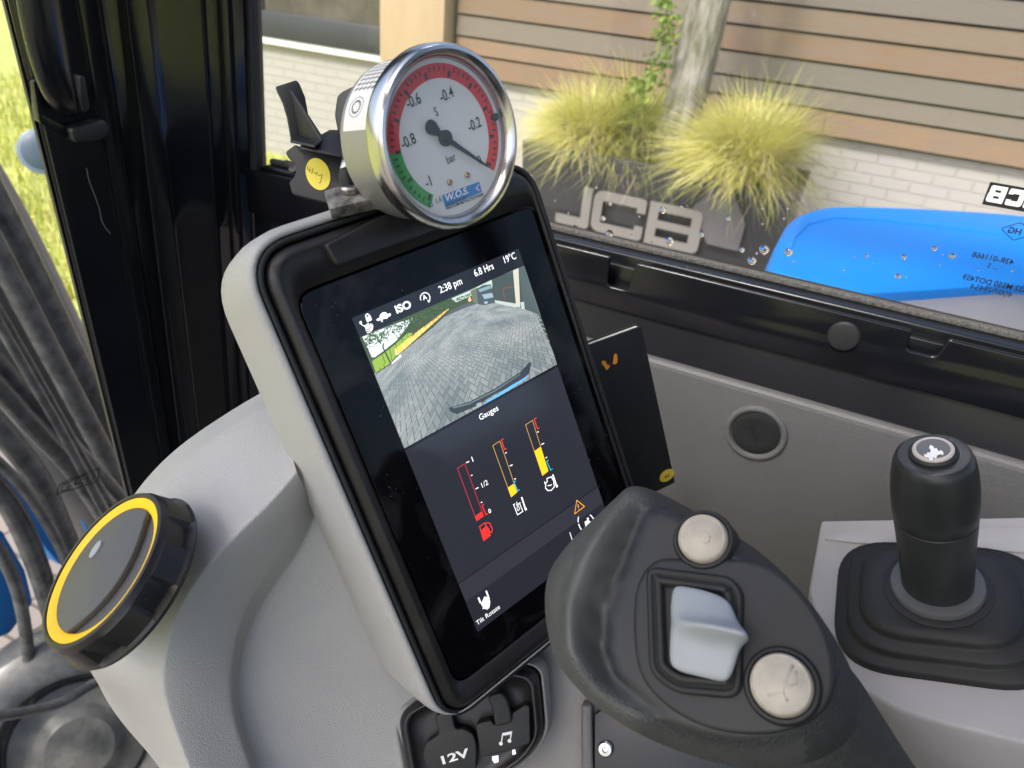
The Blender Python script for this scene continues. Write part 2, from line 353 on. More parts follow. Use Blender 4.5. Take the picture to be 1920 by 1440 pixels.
# lawn blades that show through the windscreen and at the foot of the house
def blade_mb(mb, x, y, z, h, lean, az, wd, col, seg=4):
    dx, dy = math.cos(az), math.sin(az); px, py = -dy, dx; vs = []
    for i in range(seg+1):
        t = i/seg; o = lean*t*t; zz = z+h*t - lean*.55*t*t*t; ww = wd*(1-t)**.7
        vs += [(x+dx*o+px*ww, y+dy*o+py*ww, zz), (x+dx*o-px*ww, y+dy*o-py*ww, zz)]
    mb.add(vs, [(2*i, 2*i+1, 2*i+3, 2*i+2) for i in range(seg)], col)
def gcol():
    t = rnd.random()
    a = Vector((.58, .58, .12)); b = Vector((.36, .42, .08)); c = Vector((.70, .64, .28))
    q = a.lerp(b, rnd.random()) if t < .7 else a.lerp(c, rnd.random()); return tuple(q*rnd.uniform(.8, 1.15))
mb = MB()
for i in range(9000):
    x = rnd.uniform(-9, -2.8); y = rnd.uniform(1.2, 5.05) if x > -5 else rnd.uniform(1.2, 7.5)
    if x > -6.2 and y > 5.1: continue
    blade_mb(mb, x, y, -.03, rnd.uniform(.1, .22), rnd.uniform(.03, .16), rnd.uniform(0, 6.28), .008, gcol(), 3)
tag(mb.build('grass', M['leaf'], vc=True), 'short yellow green grass of the lawn beyond the windscreen', 'grass', kind='stuff')

# house
hs = thing('house', (-1, YW, 0), 'wood clad house with white brick base and dark window beyond the cab window', 'house')
XL = -2.93
mb = MB(); mb.box(-6.2, 7, YW+.02, YW+3, -.03, .865); mb.build('brick_base', M['brick'], hs)
zs = [.880, 1.0286, 1.1434, 1.2849, 1.4333, 1.5677]
while zs[-1] < 3.6: zs.append(zs[-1]+.142)
mb = MB()
pal = [(.46, .27, .15), (.44, .27, .16), (.30, .27, .22), (.46, .29, .17), (.33, .30, .25), (.28, .27, .235), (.45, .30, .19), (.38, .27, .18), (.30, .28, .24), (.42, .26, .15)]
for i in range(len(zs)-1):
    xs = [XL+.03] + [XL+.03+4.2*rnd.uniform(.35, 1) + k*4.4 for k in range(2)] + [7]
    for j in range(len(xs)-1):
        z0, z1 = zs[i]+.005, zs[i+1]-.011; col = tuple(Vector(pal[(i+j*3) % len(pal)] if j else pal[i % len(pal)]).lerp(Vector((.42, .28, .18)), .15)*rnd.uniform(.42, .56))
        x0, x1 = xs[j]+.0015, xs[j+1]-.0015
        y0, y1 = YW-.034, YW-.022
        mb.add([(x0, y0, z0), (x1, y0, z0), (x1, y1, z1), (x0, y1, z1), (x0, YW+.01, z0), (x1, YW+.01, z0), (x1, YW+.01, z1), (x0, YW+.01, z1)],
               [(0, 1, 2, 3), (0, 4, 5, 1), (3, 2, 6, 7), (0, 3, 7, 4), (1, 5, 6, 2)], col)
mb.build('cladding', M['siding'], hs, vc=True)
mb = MB(); mb.box(-6.2, 7, YW+.012, YW+3, .868, 3.8); mb.build('wall', M['gap'], hs)
mb = MB(); mb.box(-3.47, XL, YW-.16, YW+.005, .90, 3.8); mb.build('corner_post', M['woodpost'], hs, bevel=.006)
wn = MB(); wn.box(-6.1, -3.475, YW-.05, YW+.008, .93, 1.12); wn.box(-6.1, -3.475, YW-.03, YW+.008, 3.0, 3.1); wn.box(-6.1, -6.0, YW-.03, YW+.008, 1.12, 3.0); wn.box(-3.56, -3.475, YW-.03, YW+.008, 1.12, 3.0); wn.box(-4.75, -4.68, YW-.03, YW+.008, 1.12, 3)
wo = wn.build('window', M['winframe'], hs, bevel=.004)
mb = MB(); mb.add([(-6, YW-.012, 1.12), (-3.56, YW-.012, 1.12), (-3.56, YW-.012, 3), (-6, YW-.012, 3)], [(0, 1, 2, 3)]); mb.build('pane', M['winpane'], wo)
mb = MB(); mb.box(-6.2, -3.47, YW-.035, YW+.01, .872, .925); mb.build('sill', M['paper'], hs, bevel=.003)

# planter in front of the house
YP = 4.1
pl = thing('planter', (-1, YP+.3, 0), 'long dark planter with raised pale letters full of yellow grass', 'planter')
fp = Fr((0, YP, 0), (0, -1, 0), up=(0, 0, 1)); sides = []
x0, x1, zt = -1.83, -.262, .752
mb = MB()
# tapering trough: bottom a little narrower, rim folded
o_ = [(x0, YP), (x1, YP), (x1, YP+.62), (x0, YP+.62)]
def rect3(i, z): return [(x0+i, YP+i, z), (x1-i, YP+i, z), (x1-i, YP+.62-i, z), (x0+i, YP+.62-i, z)]
rings = [rect3(.05, 0), rect3(0, zt), rect3(.035, zt), rect3(.06, zt-.06)]
vs = [v for r_ in rings for v in r_]; mb.add(vs, [(i*4+j, i*4+(j+1) % 4, (i+1)*4+(j+1) % 4, (i+1)*4+j) for i in range(3) for j in range(4)] + [(3, 2, 1, 0)])
mb.build('trough', M['planter'], pl, bevel=.006)
mb = MB(); mb.add([(x0+.055, YP+.055, zt-.055), (x1-.055, YP+.055, zt-.055), (x1-.055, YP+.565, zt-.055), (x0+.055, YP+.565, zt-.055)], [(0, 1, 2, 3)]); mb.build('soil', M['soil'], pl)
def seg_letters(mb, fr, ch, x, z, wd, h, t, w0, w1, flip=1):    # blocky wide capitals J C B
    s = flip
    def P(pts): 
        q = [(x+s*a*wd, z+b*h) for a, b in pts]
        mb.prism(fr, q if s > 0 else q[::-1], w0, w1)
    tx = t/wd; ty = t/h
    if ch == 'J':
        P([(1, 1), (1-tx, 1), (1-tx, ty), (1, ty)]); P(rpoly([(1, ty), (0, ty), (0, 0), (1, 0)], [0, 0, .1, .2]))
    if ch == 'C':
        P(rpoly([(1, 1), (0, 1), (0, 0), (1, 0), (1, ty*1.0), (tx, ty*1.0), (tx, 1-ty), (1, 1-ty)], [.15, .22, .22, .15, 0, .04, .04, 0]))
        P([(1-tx*.9, .66), (1, .66), (1, 1-ty), (1-tx*.9, 1-ty)]); P([(1-tx*.9, ty), (1, ty), (1, .34), (1-tx*.9, .34)])
    if ch == 'B':
        P([(0, 0), (tx, 0), (tx, 1), (0, 1)]); P(rpoly([(tx, 1-ty*.85), (tx, 1), (1, 1), (1, .5), (1-tx, .5), (1-tx, 1-ty*.85)], [0, 0, .16, 0, 0, 0.02]))
        P(rpoly([(tx, ty*.85), (tx, 0), (1.03, 0), (1.03, .5), (1-tx, .5), (1-tx, ty*.85)], [0, 0, .16, 0, 0, .02])); P([(tx, .5-ty*.38), (1-tx, .5-ty*.38), (1-tx, .5+ty*.38), (tx, .5+ty*.38)])
mb = MB()
fq = fp
jl = fq.q(1040, 400); 
bx = fq.q(1218, 400)[0]; bx2 = fq.q(1312, 440)[0]; cx0 = fq.q(1112, 400)[0]; cx1 = fq.q(1208, 420)[0]; jx0 = fq.q(1040, 440)[0]; jx1 = fq.q(1108, 400)[0]
zb = .325; hl = .240
seg_letters(mb, fq, 'J', jx0, zb, jx1-jx0, hl, .055, .012, .022); seg_letters(mb, fq, 'C', cx0, zb, cx1-cx0, hl, .055, .012, .022); seg_letters(mb, fq, 'B', bx, zb, bx2-bx, hl, .055, .012, .022)
mb.build('letters', M['jcb'], pl)
mb = MB()
mb.prism(fq, fq.qs([(1336, 352), (1302, 388), (1326, 456), (1384, 470), (1398, 420), (1376, 358)]), .006, .012)
mb.build('panel', M['planterpanel'], pl)

def grass_clump(name, x, y, z, n, rad, h, drop, label, colf, yd=1.0):
    mb = MB()
    for i in range(n):
        az = rnd.uniform(0, 6.283); r0 = rnd.uniform(0, .10)*rad*2; el = R(rnd.triangular(12, 88, 60)); Ln = (rad**2+h**2)**.5*rnd.triangular(.45, 1.25, .85)*(.75+.35*math.sin(el)*h/rad*.6); g = drop*rnd.uniform(.35, 1.25)*Ln*2.0
        bx_, by_ = x+r0*math.cos(az+rnd.uniform(-1, 1)), y+r0*math.sin(az)*.8; col = Vector(colf()); wd = rnd.uniform(.0012, .0026); cv = rnd.uniform(-.5, .5); vs = []
        S = 8; ce, se = math.cos(el), math.sin(el)
        for k in range(S+1):
            t = k/S; o = Ln*ce*t*(1+.15*t); zz = z + Ln*se*t - g*t*t
            a2 = az+cv*t; cx_, cy_ = bx_+math.cos(a2)*o, by_+math.sin(a2)*o*yd; ww = wd*(1-t)**.5
            px_, py_ = -math.sin(a2), math.cos(a2)
            vs += [(cx_+px_*ww, cy_+py_*ww, zz), (cx_-px_*ww, cy_-py_*ww, zz+ww*.5)]
        mb.add(vs, [(2*k, 2*k+1, 2*k+3, 2*k+2) for k in range(S)], col)
    o = mb.build(name, M['leaf'], vc=True)
    return tag(o, label, 'ornamental grass', 'tufts of ornamental grass in the planter')
def ycol():
    a = Vector((.78, .72, .20)); b = Vector((.40, .50, .09)); c = Vector((.80, .72, .48)); t = rnd.random()
    q = a.lerp(b, rnd.random()*.8) if t < .55 else a.lerp(c, rnd.random()); return tuple(q*rnd.uniform(.75, 1.1))
def y2col():
    a = Vector((.50, .52, .10)); b = Vector((.24, .33, .05)); c = Vector((.62, .50, .30)); t = rnd.random()
    q = a.lerp(b, rnd.random()) if t < .65 else a.lerp(c, rnd.random()); return tuple(q*rnd.uniform(.7, 1.1))
grass_clump('ornamental_grass', -.60, YP+.22, zt+.0, 7000, .34, .48, .28, 'big bright yellow grass tuft spilling over the right end of the planter', ycol)
grass_clump('ornamental_grass', -1.53, YP+.24, zt-.01, 5200, .33, .40, .28, 'yellow grass tuft at the left end of the planter', ycol)
grass_clump('ornamental_grass', -.55, YP+.48, zt-.06, 2600, .34, .62, .34, 'greener grass tuft behind the big yellow one on the right', y2col)
grass_clump('ornamental_grass', -1.30, YP+.44, zt-.06, 2800, .30, .62, .32, 'upright green and yellow tuft left of the tree trunk', y2col)

# tree in the planter
tr = thing('tree', (-1.03, YP+.38, zt-.06), 'rough grey tree trunk rising from the planter with climbing leaves', 'tree')
mb = MB()
def trunk(pts, rads, seg=20, ph=0):
    n = len(pts); b = len(mb.v)
    vs = []
    for i, (p, r_) in enumerate(zip(pts, rads)):
        for k in range(seg):
            a = 2*math.pi*k/seg; rr = r_*(1+.10*noise.noise(Vector((math.cos(a)*2+ph, math.sin(a)*2, p[2]*3)))+.05*noise.noise(Vector((a*4, ph, p[2]*14))))
            vs.append((p[0]+math.cos(a)*rr, p[1]+math.sin(a)*rr, p[2]))
    mb.add(vs, [(i*seg+k, i*seg+(k+1) % seg, (i+1)*seg+(k+1) % seg, (i+1)*seg+k) for i in range(n-1) for k in range(seg)])
def path(a, b, n, wob=.01):
    return [(a[0]+(b[0]-a[0])*t+wob*math.sin(5*t), a[1]+(b[1]-a[1])*t, a[2]+(b[2]-a[2])*t) for t in [i/n for i in range(n+1)]]
trunk(path((-1.02, YP+.36, .68), (-.88, YP+.36, 2.6), 40), [.098-.0008*i for i in range(41)])
trunk(path((-1.09, YP+.38, .68), (-1.08, YP+.40, 2.6), 40, .02), [.062-.0006*i for i in range(41)], 14, 5)
mb.build('trunk', M['bark'], tr, smooth=True)
mb = MB()
for i in range(620):
    z = rnd.uniform(.85, 2.0); k = rnd.random(); x = -1.21 + .05*math.sin(z*6) + rnd.gauss(0, .035) - (.10 if z < 1.15 else 0)*rnd.random(); y = YP+.26+rnd.gauss(0, .04)
    s = rnd.uniform(.012, .024); a = Vector((rnd.gauss(0, 1), rnd.gauss(0, 1), rnd.gauss(0, 1))).normalized(); b = a.orthogonal().normalized(); c = a.cross(b)*.65; P = Vector((x, y, z)); t = rnd.random()
    mb.add([P-b*s, P+c*s, P+b*s*1.1, P-c*s], [(0, 1, 2, 3)], tuple(Vector((.10, .22, .03)).lerp(Vector((.30, .40, .06)), t)))
mb.build('climbing_leaves', M['leaf'], tr, vc=True)

# blue engine cover of the machine, outside the side window
def zq(px, py, z): r_ = ray(px, py); P = CAM+r_*((z-CAM.z)/r_.z); return (P.x, P.y)
zc = 1.34
fz = Fr((0, 0, zc), (0, 0, 1), up=(0, 1, 0))
top = [zq(1436, 505, zc), zq(1452, 452, zc), zq(1478, 405, zc), zq(1545, 381, zc), zq(1720, 386, zc), zq(1925, 399, zc), (.75, 1.86), (.75, 1.30), zq(1925, 531, zc), zq(1800, 539, zc), zq(1700, 546, zc), zq(1600, 552, zc)]
bc = thing('engine_cover', (.2, 1.4, 1.0), 'smooth bright blue engine cover outside the side window', 'engine cover')
out = rpoly(top, [.02, .02, .05, .10, .1, .1, 0, 0, .05, .05, .05, .03], 6)
def scl(P, k): cx = sum(p[0] for p in P)/len(P)+.1; cy = sum(p[1] for p in P)/len(P)-.1; return [(cx+(x-cx)*k, cy+(y-cy)*k) for x, y in P]
loft('cover', fz, [(inset(out, -.012), -.40), (inset(out, -.010), -.10), (out, -.030), (scl(out, .99), -.012), (scl(out, .97), -.002), (scl(out, .95), 0)], M['bluepaint'], bc, cap0=True)
mb = MB(); mb.tube([Vector((*zq(x, y, zc), zc-.0005)) for x, y in [(1476, 478), (1490, 445), (1512, 422), (1560, 409), (1640, 412), (1750, 424), (1925, 446), (2050, 462)]], .0035, 8); mb.build('ridge', M['bluepaint'], bc, smooth=True)
zm = 1.325
msh = [zq(1580, 560, zm), zq(1700, 548, zm), zq(1800, 541, zm), zq(1925, 533, zm), (.75, 1.28), (.75, .80), zq(1925, 640, zm), zq(1700, 600, zm)]
mb = MB(); mb.prism(Fr((0, 0, zm), (0, 0, 1), up=(0, 1, 0)), msh, -.02, 0); mb.build('mesh_screen', M['mesh'], bc, bevel=.003)

# ---- machine front seen through the windscreen: boom, hoses, tyre
def pl_at(X):  return Fr((X, 0, 0), (1, 0, 0), up=(0, 0, 1))
def PX(px, py, X): f = pl_at(X); a, b = f.q(px, py); return f.p(a, b)
bm_ = thing('boom', PX(60, 900, -1.35), 'grey steel digger boom crossing outside the windscreen', 'boom')
def pipe(name, pts, X, r_, m, parent=None, n=24, wob=0, **k):
    P = [PX(x, y, X if not isinstance(X, (list, tuple)) else X[i]) for i, (x, y) in enumerate(pts)]
    Q = []                      # Catmull-Rom through the points
    for i in range(len(P)-1):
        a, b, c, d = P[max(0, i-1)], P[i], P[i+1], P[min(len(P)-1, i+2)]
        for j in range(8):
            t = j/8; Q.append(.5*((2*b)+(c-a)*t+(2*a-5*b+4*c-d)*t*t+(3*b-a-3*c+d)*t**3))
    Q.append(P[-1]); mb = MB(); mb.tube(Q, r_, 16)
    return mb.build(name, m, parent, smooth=True, **k)
pipe('boom_arm', [(-150, 430), (0, 640), (100, 800), (260, 1050), (400, 1300)], -1.50, .105, M['boom'], bm_)
pipe('ram', [(-60, 290), (30, 460), (120, 640), (230, 860), (330, 1060)], -1.38, .030, M['hose'], bm_)
pipe('ram', [(-60, 370), (20, 520), (110, 690), (200, 860), (300, 1060)], -1.34, .022, M['hose'], bm_)
pipe('rod', [(-60, 250), (40, 420), (140, 620), (250, 850), (350, 1040)], -1.42, .020, M['steelb'], bm_)
mb = MB(); f = pl_at(-1.46)
mb.prism(f, f.qs([(-40, 470), (10, 560), (60, 690), (150, 870), (240, 1060), (200, 1070), (100, 900), (20, 740), (-60, 600)]), -.04, .02); mb.build('side_plate', M['bluepaint'], bm_, bevel=.004)
mb = MB(); mb.prism(f, f.qs([(-40, 330), (60, 470), (150, 620), (230, 780), (260, 900), (235, 900), (150, 700), (40, 520), (-40, 420)]), -.10, -.06); mb.build('side_plate', M['boom'], bm_, bevel=.004)
G = 'hydraulic hoses beside the digger boom'
hoses = [([(-40, 760), (60, 880), (110, 980), (160, 1100), (230, 1240)], -1.2, .021, 'thick grey hydraulic hose running down just left of the dial'),
         ([(-60, 860), (20, 950), (70, 1060), (110, 1190), (150, 1330)], -1.18, .019, 'grey hydraulic hose bending down at the far left edge'),
         ([(-40, 690), (60, 800), (150, 900), (220, 1020), (260, 1160)], -1.25, .017, 'thin hydraulic hose next to the windscreen print'),
         ([(-40, 640), (50, 740), (150, 850), (240, 950), (320, 1060)], -1.27, .015, 'slim upper hydraulic hose lying on the boom')]
hoses += [([(-30, 560), (40, 680), (110, 800), (180, 930), (250, 1060)], -1.20, .0085, 'slender black hose crossing the middle of the digger boom'),
          ([(-60, 480), (20, 620), (100, 760), (180, 900), (260, 1040)], -1.22, .0075, 'thinnest hose along the upper edge of the digger boom'),
          ([(-60, 820), (30, 900), (100, 1000), (140, 1100), (170, 1220)], -1.15, .0095, 'narrow hose between the two thick ones left of the dial'),
          ([(-60, 1000), (-10, 1020), (30, 1100), (50, 1200), (60, 1330)], -1.15, .011, 'short hose dropping past the blue bracket at the left edge')]
for pts, X, r_, lab in hoses: tag(pipe('hydraulic_hose', pts, X, r_, M['hose']), lab, 'hose', G)
bp = thing('bracket', PX(30, 1080, -1.3), 'blue painted steel bracket below the hoses at the left edge', 'bracket')
mb = MB(); f = pl_at(-1.28); mb.prism(f, f.qs([(-60, 960), (10, 1000), (50, 1070), (65, 1130), (20, 1190), (-60, 1220)]), -.06, .0); mb.build('plate', M['bluepaint'], bp, bevel=.008)
mb = MB(); mb.prism(f, f.qs([(20, 900), (60, 905), (140, 1010), (170, 1060), (150, 1080), (100, 1020)]), -.1, -.06); mb.build('rib', M['bluepaint'], bp, bevel=.004)
# dark round housing at the bottom left
fw = Fr(PX(150, 1400, -1.05), (.75, -.45, .5), up=(0, 0, 1))
ty = thing('wheel', fw.o, 'wet black rubber wheel down at the bottom left outside the cab', 'wheel')
lathe('tyre', fw, [(.05, -.16), (.19, -.16), (.225, -.13), (.235, -.08), (.235, -.03), (.22, .01), (.19, .03), (.15, .03), (.135, .0), (.13, -.03), (.04, -.035)], M['tyre'], ty)
lathe('hub', fw, [(.02, -.034), (.125, -.029), (.12, -.015), (.08, -.008), (.06, .012), (.02, .014)], M['tyre'], ty)
tag(pipe('cable', [(-60, 1348), (0, 1343), (60, 1332), (120, 1315), (190, 1275), (300, 1240)], -.95, .0085, M['hose']), 'thin grey cable looping below the dial', 'cable')
wl = thing('work_light', PX(76, 284, -3.2), 'small pale blue grey lamp outside, level with the grab handle', 'lamp')
fl = Fr(PX(78, 284, -3.2), (.6, -.6, .3), up=(0, 0, 1))
lathe('housing', fl, [(.03, -.14), (.07, -.13), (.092, -.06), (.095, 0), (.085, .005)], mat('grey_blue_plastic', (.13, .18, .24), .4), wl, n=32)
lathe('lens', fl, [(.083, .003), (.06, .012), (.02, .016)], mat('lens', (.05, .08, .11), .35), wl, n=32)

# ================================================================== CAB
cab = thing('cab_frame', (-.45, .62, .9), 'black painted cab frame with corner pillar, window rail and dark grey side trim', 'cab')
YG = .640                                                    # side window glass plane
fy = Fr((0, .632, 0), (0, -1, 0), up=(0, 0, 1))              # side window opening, faces into the cab
# corner pillar: a ribbed extrusion between the windscreen and the side window
A = Vector((-.575, .632)); B = Vector((-.62, .41)); nd = Vector((B.y-A.y, -(B.x-A.x))); nd.normalize()
if nd.x < 0: nd = -nd
fpil = Fr((A.x, A.y, 0), (nd.x, nd.y, 0), up=(0, 0, 1))
def rib(name, xt, xb, prof, m, bev=.0012):
    # xt, xb: photo x at y=0 and y=900 for each profile point; prof: height of each point above the pillar plane
    mb = MB(); n = len(prof); vs = []
    for yy, xs in ((0, xt), (900, xb)):
        for x, h in zip(xs, prof): a, b = fpil.q(x, yy, h); vs.append((a, b, h))
    lo = []
    for (a0, b0, h), (a1, b1, _) in zip(vs[:n], vs[n:]):
        s = (a1-a0)/(b1-b0); lo.append(((a0+s*(2.35-b0), 2.35, h), (a0+s*(.75-b0), .75, h)))
    P = [fpil.p(*l[0]) for l in lo] + [fpil.p(*l[1]) for l in lo]
    mb.add(P, [(i, i+1, n+i+1, n+i) for i in range(n-1)])
    return mb.build(name, m, cab, bevel=bev, ang=12)
rib('pillar', [12, 15, 24, 27, 142, 144, 148, 183, 186, 190, 232, 235, 237, 274, 280, 293, 376, 380, 385, 409, 413, 426, 431, 436, 461, 470],
              [233, 235, 238, 243, 305, 306, 309, 325, 327, 330, 343, 345, 347, 378, 383, 392, 432, 436, 440, 458, 460, 470, 473, 476, 490, 492],
              [-.03, 0, .001, .003, .003, .006, .004, .004, .009, .005, .005, .013, .014, .014, -.003, -.004, -.005, -.004, -.012, -.012, -.008, -.008, -.012, -.014, -.014, -.03], mat('gloss_black_paint', (.008, .009, .011), .13, bump=(30, .1, .001)))
rib('seal', [461, 466, 474, 484, 490], [491, 495, 502, 512, 518], [-.014, -.010, -.008, -.010, -.024], M['rubber'])
rib('windscreen_seal', [3, 8, 14], [228, 232, 237], [-.012, .001, -.004], M['rubber'])
# scratch on the pillar and the weld at the window corner
mb = MB(); sp = [fpil.q(x, y, .0045) for x, y in [(162, 315), (167, 340), (176, 362), (186, 390), (190, 412), (198, 428), (207, 438)]]
mb.ribbon(fpil, sp, .0008, .0045); mb.build('scratch', mat('scratch', (.20, .17, .15), .6), cab)
mb = MB(); mb.tube([fy.p(*fy.q(x, y, .006), .006) for x, y in [(449, 343), (446, 365), (444, 390), (442, 410), (441, 430)]], [.004, .003, .0045, .003, .0035], 8); mb.build('weld', M['black'], cab, smooth=True)

# window rail (side window): lower members, all running along X
def bar(name, y_pix_at, yface, zt, zb, m, x0=-.60, x1=1.3, th=.02, bev=.0015):
    mb = MB(); mb.box(x0, x1, yface, yface+th, zb, zt); return mb.build(name, m, cab, bevel=bev)
# glass bottom edge z=1.487; sealed ledge, channel, notched plate, recess
mb = MB(); mb.box(-.575, 1.3, .612, .655, 1.462, 1.4795); mb.build('glass_channel', M['black'], cab, bevel=.0015)
mb = MB(); mb.box(-.575, 1.3, .628, .635, 1.4795, 1.4845); mb.build('glass_seal', M['seal'], cab, bevel=.001)
mb = MB(); mb.box(-.575, 1.3, .604, .612, 1.440, 1.4715); mb.build('inner_ledge', M['black'], cab, bevel=.0012)
fr_ = Fr((0, .590, 0), (0, -1, 0), up=(0, 0, 1))
def zrow(x): return fr_.q(x[0], x[1])
n1 = fr_.qs([(1143, 493), (1146, 520), (1163, 532), (1180, 529), (1190, 503)]); n2 = fr_.qs([(1716, 607), (1722, 640), (1742, 655), (1772, 660), (1784, 624)])
ztp = sum(fr_.q(x, y)[1] for x, y in [(1060, 472), (1300, 533), (1600, 590), (1900, 640)])/4
zbt = sum(fr_.q(x, y)[1] for x, y in [(1200, 597), (1500, 668), (1900, 785)])/3
zn1 = min(b for a, b in n1)-.005; zn2 = min(b for a, b in n2)-.005
outl = [(-.575, ztp), (n1[0][0], ztp), (n1[0][0]+.001, zn1), (n1[4][0]-.003, zn1), (n1[4][0], ztp), (n2[0][0], ztp), (n2[0][0]+.001, zn2), (n2[4][0]-.003, zn2), (n2[4][0], ztp), (1.3, ztp), (1.3, zbt), (-.575, zbt)]
outl = rpoly(outl, [0, .002, .004, .004, .003, .003, .004, .004, .003, 0, 0, 0], 5)
mb = MB(); mb.prism(fr_, outl[::-1], -.004, 0); mb.build('window_rail', mat('gloss_rail_paint', (.006, .0065, .009), .2, bump=(200, .04, .0005)), cab, bevel=.0020, seg=3)
mb = MB(); mb.box(-.575, 1.3, .5985, .604, 1.40, min(zn1, zn2)-.002); mb.build('rail_back', M['black'], cab)
fplug = fr_.shift(*fr_.q(1582, 630)); lathe('rubber_plug', fplug, [(.012, 0), (.012, .0012), (.0108, .0026), (.008, .0032), (.0001, .0034)], M['rubber'], cab, n=40)
# pebbled face below the rail, sloping back
P = []
zb2 = fy.q(1300, 700)[1]
mb = MB(); mb.add([(-.50, .594, zbt+.002), (1.3, .594, zbt+.002), (1.3, .588, 1.4045), (-.50, .588, 1.4045)], [(0, 1, 2, 3)]); mb.add([(-.50, .588, 1.4045), (1.3, .588, 1.4045), (1.3, .60, 1.395), (-.50, .60, 1.395)], [(0, 1, 2, 3)]); mb.build('rail_skirt', M['pebble'], cab)
mb = MB(); mb.tube([(-.5, .590, 1.4025), (1.3, .590, 1.4025)], .0022, 10); mb.build('edge_seal', M['rubber'], cab, smooth=True)
# dark grey trim panel under the rail
YT = .580
ftrim = Fr((0, YT, 0), (0, -1, 0), up=(0, 0, 1))
ztr = sum(ftrim.q(x, y)[1] for x, y in [(1260, 692), (1500, 752), (1800, 832)])/3
# plug hole geometry first so the panel can wrap it
pc = ftrim.q(1417, 812)
mb = MB()
prof = [(0, ztr-.46), (0, ztr-.006), (.0006, ztr-.003), (.0022, ztr-.0008), (.0045, ztr), (.012, ztr-.0005)]
for i in range(len(prof)-1):
    (d0, z0), (d1, z1) = prof[i], prof[i+1]; mb.add([(-.56, YT+d0, z0), (1.3, YT+d0, z0), (1.3, YT+d1, z1), (-.56, YT+d1, z1)], [(0, 1, 2, 3)])
tp = mb.build('side_trim', M['dgrey'], cab, smooth=True)
fpc = ftrim.shift(*pc)
pc_ = thing('blanking_plug', fpc.o, 'round black plastic blanking plug with a slot in the side trim', 'plug')
lathe('collar', fpc, [(.0262, -.002), (.0262, .0005), (.0252, .0022), (.0236, .0028), (.0216, .0022), (.0205, .0004), (.0203, -.002)], M['dgrey'], pc_, cap0=False, cap1=False)
lathe('disc', fpc, [(.0202, -.001), (.0199, .0008), (.0192, .0012), (.012, .0006), (.0001, .0002)], M['rubber'], pc_)
s_ = fpc; q0 = ftrim.q(1407, 798); q1 = ftrim.q(1418, 824); mb = MB(); mb.ribbon(ftrim, [q0, q1], .0020, .0014); mb.build('slot', M['ink'], pc_)

# side window pane with its prints
win = thing('side_window', (.2, YG, 1.7), 'clear side window pane with mirrored black print and rain drops', 'window')
mb = MB(); mb.box(-.62, 1.3, .6445-.004, .6445, 1.482, 2.35); mb.build('glass', M['glass'], win)
fg = Fr((0, .6405, 0), (0, -1, 0), up=(0, 0, 1)); wz = .0006
def fgq(x, y): return fg.q(x, y, wz)
mb = MB(); mb.prism(fg, rpoly([fgq(1857, 341), (fgq(1857, 341)[0]+.0385, fgq(1857, 341)[1]), (fgq(1857, 341)[0]+.0385+.001, fgq(1842, 383)[1]), fgq(1841, 383)], .0008), .0002, .0005); mb.build('black_print', M['ink'], win)
mb = MB(); a0, b1 = fgq(1857, 346); b0 = fgq(1848, 377)[1]; h_ = (b1-b0)
xr = a0+.0012
for ch, dx in (('B', 0), ('C', .0120), ('J', .0235)):
    wdt = .0105; seg_letters(mb, fg, ch, xr+dx+wdt, b0, wdt, h_, .0034, .0006, .0009, flip=-1)
mb.build('letters', M['whiteink'], win)
mb = MB()
th_ = 0.0034
def etch(s, px, py, h, mbx, bold=.012, rot=0, sx=1):      # (px,py) is the photo pixel where the mirrored line ends (its left side)
    a, b = fgq(px, py); text('t', fg, s, h, (a, b), None, w=.0007, mirror=True, align='RIGHT', bold=bold, mb=mbx, sx=sx)
etch('43R-011668', 1821, 481, .0041, mb, .02, sx=.95); etch('... 5', 1849, 501, .0034, mb, .01, sx=1.1); etch('AS2 M550 DOT459', 1803, 523, .0041, mb, .02, sx=.92); etch('400/N9454', 1817, 541, .0046, mb, .0, sx=.95)
a, b = fgq(1907, 434); mb.ribbon(fg, rpoly([(a-.0105, b), (a, b+.0068), (a+.0105, b), (a, b-.0068)], .002), .0006, .0007, closed=True)
text('t', fg, 'HG', .0042, (a-.006, b-.002), None, w=.0007, mirror=True, align='RIGHT', bold=.03, mb=mb)
mb.build('small_print', M['ink'], win)
# windscreen with its mirrored print
XS = -.632
wsn = thing('windscreen', (XS, .1, 1.4), 'clear windscreen pane left of the pillar with outlined print near its lower corner', 'window')
mb = MB(); mb.box(XS-.004, XS, -.6, .46, .5, 2.35); mb.build('glass', M['glass'], wsn)
fs = Fr((XS+.0006, 0, 0), (1, 0, 0), up=(0, 0, 1))
mb = MB(); q = [fs.q(x, y) for x, y in [(112, 908), (186, 878), (184, 902), (106, 927)]]
mb.ribbon(fs, q, .0012, 0, closed=True)
# J C B outlines, mirrored
for seg in ([(135, 903), (118, 909), (114, 921), (131, 916)], [(124, 914), (132, 911)], [(158, 892), (143, 898), (140, 909), (155, 904)], [(166, 890), (164, 903), (174, 899), (177, 889)], [(150, 900), (156, 897)]):
    mb.ribbon(fs, [fs.q(*p) for p in seg], .0012, 0)
mb.build('print', M['ink'], wsn)
